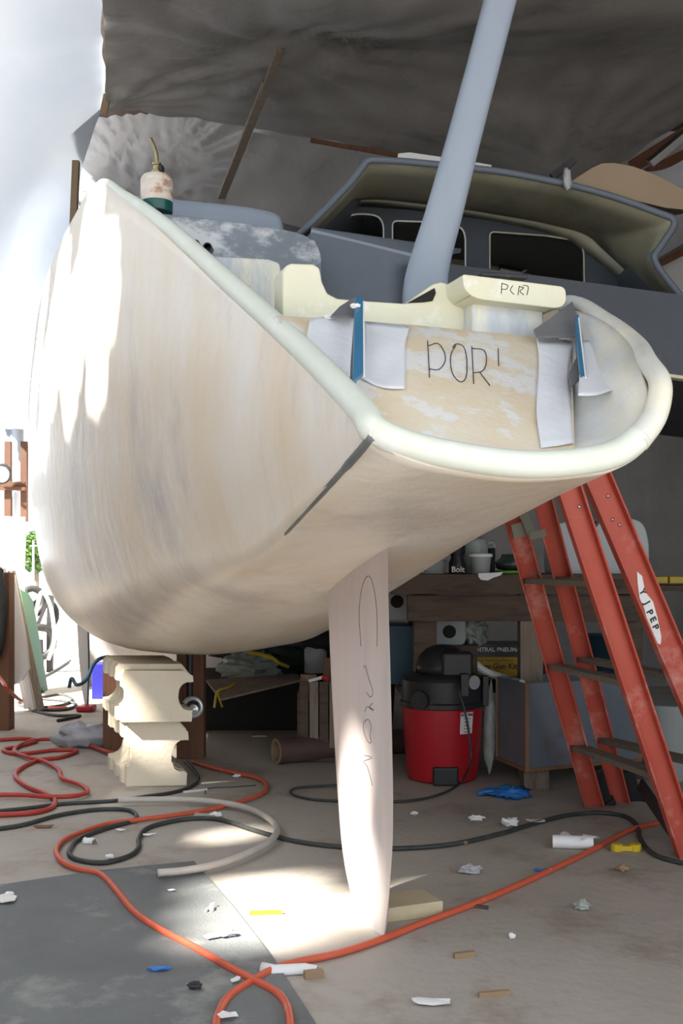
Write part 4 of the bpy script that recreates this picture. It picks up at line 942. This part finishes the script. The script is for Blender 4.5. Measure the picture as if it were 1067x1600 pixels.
# ================================================================== MAT, WOOD BLOCK, LITTER
mt = [(-260, 1400), (0, 1382), (150, 1360), (303, 1345), (360, 1410), (430, 1500), (520, 1640), (560, 1760), (-500, 1900)]
tag(MB().prism([G(a, b, .008) for a, b in mt], (0, 0, -.007)).build('floor_mat', MATM), 'large worn grey mat on the floor at lower left', 'mat')
wb = [G(540, 1424, .0), G(672, 1402, .0)]
tag(MB().beam(G(560, 1436, 0) + UP * .022, G(676, 1420, 0) + UP * .022, .045, .14, (0, 0, 1)).build('wood_block', PINE, bevel=.004), 'pale pine offcut lying on the floor beside the rudder tip', 'wood block')
def litter(px, py, w, l, kind, mat, name, label, cat, rot=0, z=.003, base=0):
    c = G(px, py, base)
    R = Matrix.Rotation(rot, 3, 'Z')
    if kind == 'flat':
        m = MB(); n = 9; pts = []
        rn = random.Random(px * 7 + py)
        for k in range(n):
            an = 2 * PI * k / n; q = rn.uniform(.7, 1.1)
            pts.append(c + R @ V((math.cos(an) * w / 2 * q, math.sin(an) * l / 2 * q, z + rn.uniform(0, .008))))
        m.prism(pts, (0, 0, .002)); o = m.build(name, mat)
    elif kind == 'lump':
        o = crinkle(c + UP * (z + .35 * min(w, l)), w, l, min(w, l) * .7, px, 12, 8, .6, 3, R).build(name, mat)
    elif kind == 'stick':
        o = MB().beam(c + R @ V((-l / 2, 0, w / 2)), c + R @ V((l / 2, 0, w / 2)), w, w, (0, 0, 1)).build(name, mat)
    elif kind == 'curl':
        pts = [c + R @ V((x * l / 2, w * .3 * math.sin(x * 3), .02)) for x in (-1, -.5, 0, .5, 1)]
        m = MB(); rows_ = []
        for k in range(7):
            an = PI * k / 6; rows_.append([p + R @ V((0, math.cos(an) * w / 2, math.sin(an) * .02 - .018)) for p in pts])
        o = m.grid(rows_).build(name, mat, thick=.0015, smooth=True)
    return tag(o, label, cat)
L_ = litter
L_(838, 1288, .085, .07, 'flat', WHITE, 'paper_scrap', 'white paper scrap on the black cable between vacuum and ladder', 'paper', .3, .012)
L_(797, 1292, .07, .05, 'lump', WHITE, 'tissue', 'small crumpled tissue left of the paper scrap on the cable', 'tissue')
L_(744, 1283, .06, .03, 'lump', WHITE, 'tissue', 'small white crumpled tissue in front of the vacuum', 'tissue')
L_(648, 1274, .03, .02, 'lump', WHITE, 'paper_scrap', 'tiny white scrap between rudder and vacuum', 'paper')
L_(735, 1365, .08, .04, 'lump', SHEETM, 'plastic_scrap', 'crumpled clear plastic scrap right of the rudder', 'plastic scrap')
L_(910, 1422, .05, .04, 'lump', BAG, 'foil_scrap', 'small shiny crumpled scrap at right on the concrete', 'scrap')
L_(672, 1570, .12, .04, 'flat', WHITE, 'paper_scrap', 'torn white paper strip at the bottom edge', 'paper', -.1)
L_(800, 1467, .02, .02, 'lump', WHITE, 'paper_scrap', 'tiny white scrap on open concrete at right', 'paper')
L_(725, 1496, .015, .06, 'stick', WOODB, 'wood_splinter', 'short wood splinter on open concrete at right', 'splinter', .3)
L_(772, 1556, .012, .08, 'stick', WOODB, 'wood_splinter', 'thin wood splinter near the bottom right', 'splinter', .2)
L_(748, 1419, .010, .06, 'stick', WOODD, 'wood_splinter', 'dark splinter beside the orange hose', 'splinter', -.4)
L_(973, 1362, .04, .03, 'lump', WOODB, 'wood_chip', 'orange-brown chip at right below the black cable', 'chip')
L_(845, 1362, .07, .02, 'flat', GLOVE, 'blue_tape', 'blue tape scrap touching the orange hose at right', 'tape', .2)
L_(250, 1521, .075, .03, 'flat', GLOVE, 'blue_tape', 'blue tape scrap on the grey mat', 'tape', .15, .010)
L_(305, 1551, .035, .025, 'lump', RUB, 'black_wad', 'small black wad on the grey mat', 'wad', 0, .010)
L_(330, 1470, .055, .04, 'flat', WHITE, 'paper_scrap', 'white paper flake near the edge of the grey mat', 'paper', .4, .010)
L_(355, 1468, .05, .03, 'lump', SHEETM, 'plastic_scrap', 'crumpled plastic flake near the edge of the grey mat', 'plastic scrap', .4, .010)
L_(330, 1425, .018, .06, 'curl', WHITE, 'paper_curl', 'thin white curl on the grey mat below the tube end', 'paper', 1.3)
L_(268, 1397, .03, .012, 'flat', WHITE, 'paper_scrap', 'small white rectangle on the grey mat below the tube end', 'paper', 0, .010)
L_(8, 1412, .07, .10, 'flat', OFFW, 'cloth_scrap', 'pale scrap at the left edge of the grey mat', 'scrap', .4, .012)
L_(15, 1405, .03, .02, 'lump', WHITE, 'tissue', 'white crumb at the left edge of the grey mat', 'scrap', 0, .010)
L_(452, 1520, .045, .15, 'curl', WHITE, 'paper_strip', 'curled white paper strip at the mat edge by the crossed hoses', 'paper', -.2)
L_(490, 1528, .02, .05, 'stick', WOODB, 'wood_chip', 'wood chip beside the curled paper strip', 'chip', .3)
L_(355, 1597, .05, .04, 'flat', WHITE, 'paper_scrap', 'white scrap at the bottom edge beside the orange hose', 'paper', 0, .012)
L_(368, 1540, .03, .03, 'flat', WHITE, 'paper_scrap', 'pale flake beside the hose crossing', 'paper', 0, .010)
L_(415, 1429, .012, .10, 'stick', YEL, 'yellow_stick', 'thin yellow stick on the floor left of the sunlit patch', 'stick', .1)
L_(338, 1277, .05, .03, 'lump', WHITE, 'tissue', 'white crumpled tissue inside the curve of the milky tube', 'tissue')
L_(318, 1276, .013, .12, 'stick', TUBE, 'tube_offcut', 'short milky tube offcut inside the curve of the milky tube', 'tube', -.5)
L_(188, 1300, .05, .02, 'flat', WHITE, 'paper_scrap', 'white scrap left inside the black cable loop', 'paper', -.2)
L_(230, 1307, .07, .02, 'flat', WHITE, 'paper_scrap', 'white scrap right inside the black cable loop', 'paper', .2)
L_(140, 1318, .03, .05, 'curl', WHITE, 'paper_curl', 'white curled scrap inside the black cable loop', 'paper', -.6)
L_(171, 1342, .03, .02, 'lump', WHITE, 'paper_scrap', 'small white crumb at the bottom of the black cable loop', 'paper')
L_(68, 1293, .09, .05, 'flat', WOODR, 'rust_flake', 'brown rust flake on the floor left of the black cable loop', 'flake', 0, .001)
L_(370, 1215, .04, .02, 'lump', WHITE, 'tissue', 'white crumb on the red hose behind the milky tube', 'scrap', .5)
L_(305, 1237, .009, .12, 'stick', OFFW, 'white_stick', 'pale stick leaning out from the lower foam block', 'stick', .5)
L_(423, 1139, .03, .02, 'lump', YEL, 'yellow_crumb', 'yellow crumb in the shade under the hull', 'crumb')
L_(405, 1152, .10, .04, 'flat', WHITE, 'paper_scrap', 'pale paper in the shade left of the cardboard tube', 'paper')
L_(722, 1335 - 15, .04, .02, 'lump', WOODB, 'wood_chip', 'small brown chip on the black cable right of the rudder', 'chip')
g = G(798, 1246); gl_ = crinkle(g + UP * .02, .17, .12, .05, 2, 26, 14, .8, 3.2)
for k, (dx, dy) in enumerate(((-.10, .05), (-.12, .02), (-.09, .08), (.02, -.05))): gl_.tube(cr([g + V((dx * .3, dy * .3, .02)), g + V((dx * .8, dy * .8, .025)), g + V((dx * 1.25, dy * 1.1, .012))], 3), .012, 7)
tag(gl_.build('rubber_glove', GLOVE, smooth=True), 'crumpled blue rubber glove on the floor beside the vacuum', 'glove')
pv = G(890, 1325)
q = thing('pipe_tee', pv, 'white plastic pipe tee lying on the floor by the orange hose', 'pipe fitting')
MB().lathe(pv + V((-.065, 0, .025)), [(.018, 0), (.025, 0), (.025, .15), (.018, .15), (.018, 0)], 18, axis=(1, -.15, 0), cap=False).build('pipe', WHITE, q, smooth=True, angle=40)
MB().lathe(pv + V((0, 0, .025)), [(.023, 0), (.023, .065), (.016, .065)], 16, axis=(-.1, 1, 0)).build('branch', WHITE, q, smooth=True, angle=40)
MB().prism([pv + V(a) for a in ((.03, -.05, .04), (.10, -.01, .045), (.12, .03, .03), (.05, .0, .05))], (0, 0, .002)).build('paper_tab', WHITE, q)
cl_ = G(978, 1330); q = thing('yellow_clip', cl_, 'yellow plastic clip on the floor inside the black cable bend', 'clip')
MB().box(cl_ + V((0, 0, .012)), .06, .03, .02).build('bar', YEL, q, bevel=.003)
for s in (-1, 1): MB().lathe(cl_ + V((s * .035, 0, 0)), [(.012, 0), (.022, .002), (.022, .028), (.012, .03)], 12).build('pad', YEL, q)
rs = G(130, 1114); q = thing('floor_stand', rs, 'red plastic stand under the white board at left', 'stand')
MB().box(rs + V((0, .1, .022)), .12, .16, .044).build('body', RED, q, bevel=.015)
# white blade standing on it
b0 = rs + V((-.002, .1, .046)); hgt = EYE.z - (930 - HY) / FP * b0.y
bw = thing('daggerboard', b0, 'narrow white tapering board standing on the red stand left of the foam blocks', 'board')
prof = [b0 + V((-.012, 0, 0)), b0 + V((-.03, 0, .1)), b0 + V((-.055, 0, .35)), b0 + V((-.07, 0, .65)), b0 + V((.012, 0, .65)), b0 + V((.02, 0, .3)), b0 + V((.012, 0, 0))]
MB().prism(prof, (0, .04, 0)).build('blade', OFFW, bw, bevel=.003)
MB().tube([b0 + V((.012, -.002, 0)), b0 + V((.021, -.002, .3)), b0 + V((.013, -.002, .65))], .005, 6).build('dark_edge', BLUE3, bw)
tag(crinkle(G(135, 1166) + UP * .06, .36, .22, .14, 14, 22, 12, .5, 3).build('plastic_sheet_clump', SHEETM, smooth=True), 'clump of pale plastic sheet on the floor left of the foam blocks', 'plastic sheet')
tag(MB().box((P(163, 0, 8.9).x, 8.9, .14), .16, .2, .28).build('blue_crate', BLUE2, bevel=.006), 'deep blue crate beside the upper foam block', 'crate')
tag(MB().lathe(G(150, 1080) + V((0, .3, .06)), [(.03, 0), (.06, 0), (.06, .05), (.03, .05)], 20, axis=(.1, -1, 0)).build('black_reel', BLACK, smooth=True, angle=40), 'small black reel on the floor left of the foam blocks', 'reel')

# ================================================================== LEFT CLUTTER AND OUTSIDE
tag(MB().box((P(2, 0, 7.2).x - .01, 7.2, .50), .16, .12, 1.04).build('timber_post', WOODR, bevel=.006), 'heavy reddish timber post at the left edge of the photo', 'post')
tag(crinkle(P(-4, 960, 7.05), .13, .1, .55, 15, 14, 12, .4).build('black_hose_bundle', RUB, smooth=True), 'black cable bundle hanging on the post at far left', 'cable')
for i, (a, b, c, d, y) in enumerate(((18, 892, 64, 1040, 8.0), (9, 888, 54, 1040, 8.05), (0, 888, 44, 1042, 8.1))):
    p1 = P(a, b, y); p2 = V((P(c, 0, y).x, y, .02))
    tag(MB().beam(p2, p1, .028, .10, (1, 0, 0)).build('leaning_board', [WOODO, OFFW, OFFW][i]), ['dark-edged board leaning outermost at left', 'white board leaning second at left', 'white board leaning innermost at left'][i], 'board')
tag(MB().prism([P(14, 890, 7.6), P(22, 900, 7.6), P(40, 1000, 7.5), P(45, 1045, 7.45), P(35, 1062, 7.4), P(22, 1070, 7.4)], (0, .04, 0)).build('white_panel', OFFW), 'white panel leaning beside the reddish post', 'panel')  # stiff white board leaning upright
tag(MB().beam(V((P(62, 0, 9.2).x, 9.2, .02)), P(36, 922, 9.6), .05, .5, (1, 0, 0)).build('green_board', GREENB), 'green board leaning behind the white boards', 'board')
cor = MB(); rr_ = []
for k in range(41):
    x = P(-130, 0, 9.9).x + (P(36, 0, 9.9).x - P(-130, 0, 9.9).x) * k / 40
    rr_.append([V((x, 9.9 + .02 * math.sin(k * 1.3), 1.3)), V((x, 9.9 + .02 * math.sin(k * 1.3), 2.28))])
struct(MB().grid(rr_).build('wall_left_end', CORR, smooth=True, thick=.003), 'corrugated metal wall at far left')
fr = MB()
for a in (13, 38): fr.beam(P(a, 690, 9.8), P(a, 815, 9.8), .055, .05)
fr.beam(P(-60, 757, 9.8), P(40, 757, 9.8), .05, .06, (0, 0, 1)).beam(P(-60, 762, 9.75), P(40, 764, 9.75), .03, .05, (0, 0, 1))
struct(fr.build('trim_1', WOODF), 'reddish timber framing of the corrugated wall')
q = thing('round_lamp', P(2, 738, 9.6), 'round white lamp with dark ring hanging on the corrugated wall', 'lamp')
MB().lathe(P(2, 740, 9.68), [(.075, 0), (.075, -.02)], 24, axis=(0, 1, 0)).build('glass', OFFW, q)
MB().tube([P(2, 740, 9.64) + V((math.cos(2 * PI * k / 24) * .08, 0, math.sin(2 * PI * k / 24) * .08)) for k in range(24)], .014, 6, closed=True).build('ring', BLACK, q)
cw = quad([[(-60, 800, 9.0), (0, 806, 9.0), (40, 808, 9.1)], [(-60, 850, 8.9), (10, 850, 9.0), (40, 870, 9.1)], [(-60, 905, 8.8), (0, 905, 8.9), (38, 925, 9.1)]], 8, 8)
tag(MB().grid([[p + V((0, .04 * noise.noise(p * 6), 0)) for p in r] for r in cw]).build('draped_sheet', SHEETL, smooth=True), 'bright draped plastic sheet over the leaning boards at left', 'plastic sheet')
# wheel barrow / tyre clump at distance
q = thing('hose_reel_cart', V((P(57, 0, 11.0).x, 11.0, 0)), 'dark cart with black wheels standing by the bright doorway', 'cart')
for (a, b, r, y) in ((50, 940, .13, 11.0), (68, 960, .14, 11.1), (62, 1003, .15, 10.9)):
    c = P(a, b, y)
    MB().tube([c + V((math.cos(2 * PI * k / 20) * r * .8, math.cos(2 * PI * k / 20) * r * .4, math.sin(2 * PI * k / 20) * r)) for k in range(20)], .035, 8, closed=True).build('wheel', RUB, q, smooth=True)
MB().beam(V((P(78, 0, 11).x, 11, 0)), P(79, 930, 11), .06, .05).beam(P(45, 1010, 11), P(78, 930, 11.), .03, .03).beam(V((P(62, 0, 10.9).x, 10.95, 0)), P(62, 1000, 10.9), .05, .05).build('frame', BLACK, q)
MB().tube(cr([P(50, 990, 10.8), P(58, 950, 10.8), P(66, 925, 10.8), P(80, 950, 10.8), P(85, 1000, 10.8), P(76, 1030, 10.9)], 5), .02, 7).build('hose', OFFW, q, smooth=True)
# outside
q = thing('tree', V((P(57, 0, 40).x, 40, 0)), 'pale green leafy tree outside the bright doorway', 'tree')
tm = MB(); rn = random.Random(3)
for k in range(2600):
    d = V((rn.gauss(0, 1), rn.gauss(0, 1), rn.gauss(0, 1))).normalized() * (rn.random() ** .4)
    c = P(57, 862, 40) + V((d.x * .95, d.y * .9, d.z * .75)); a = rn.uniform(0, PI); s = .07
    u = V((math.cos(a), math.sin(a), rn.uniform(-.6, .6))).normalized() * s; w = u.cross(V((rn.random(), rn.random(), 1))).normalized() * s
    tm.add([c - u, c - w, c + u, c + w], [(0, 1, 2, 3)])
tm.build('foliage', GRASSM, q); MB().tube([V((P(57, 0, 40).x, 40, 0)), P(57, 866, 40)], .09, 8).build('trunk', WOODO, q)
q = thing('shed', V((P(100, 0, 22).x, 22, 0)), 'pale low shed outside the doorway', 'building')
MB().box((P(112, 0, 22).x, 23, .48), 1.15, 2, .96).build('wall', OFFW, q)
MB().prism([P(64, 893, 21.9), P(90, 884, 21.9), P(160, 884, 21.9), P(160, 893, 21.9)], (0, 2.4, 0)).build('roof', PINE, q)
tag(MB().tube([V((P(52, 0, 38).x, 38, 0)), P(52, 845, 38)], .035, 6).tube([P(47, 853, 38), P(72, 853, 38)], .02, 6).build('fence_post', OFFW), 'thin pale pole in front of the tree outside', 'pole')

# ================================================================== LIGHT
w = bpy.data.worlds.new('World'); sc.world = w; w.use_nodes = True
bg = w.node_tree.nodes['Background']; bg.inputs[0].default_value = (.86, .93, 1, 1); bg.inputs[1].default_value = 2.0
sun = bpy.data.lights.new('sun', 'SUN'); sun.energy = 30; sun.angle = math.radians(3); sun.color = (1, .94, .84)
so = bpy.data.objects.new('sun', sun); COL.objects.link(so); so.rotation_euler = SUN.to_track_quat('Z', 'Y').to_euler(); so.location = SUN * 10

cam = bpy.data.cameras.new('camera'); co = bpy.data.objects.new('camera', cam); COL.objects.link(co)
co.location = EYE; co.rotation_euler = (PI / 2, 0, 0); cam.sensor_fit = 'VERTICAL'; cam.sensor_height = 24; cam.lens = FP / 1600 * 24
cam.shift_y = (HY - 800) / 1600; cam.clip_end = 500
sc.camera = co
sc.view_settings.view_transform = 'Standard'; sc.view_settings.look = 'None'; sc.view_settings.gamma = 1; sc.view_settings.exposure = 0.22
sc.view_settings.use_curve_mapping = False
sc.cycles.use_denoising = True; sc.cycles.max_bounces = 8; sc.cycles.sample_clamp_indirect = 8
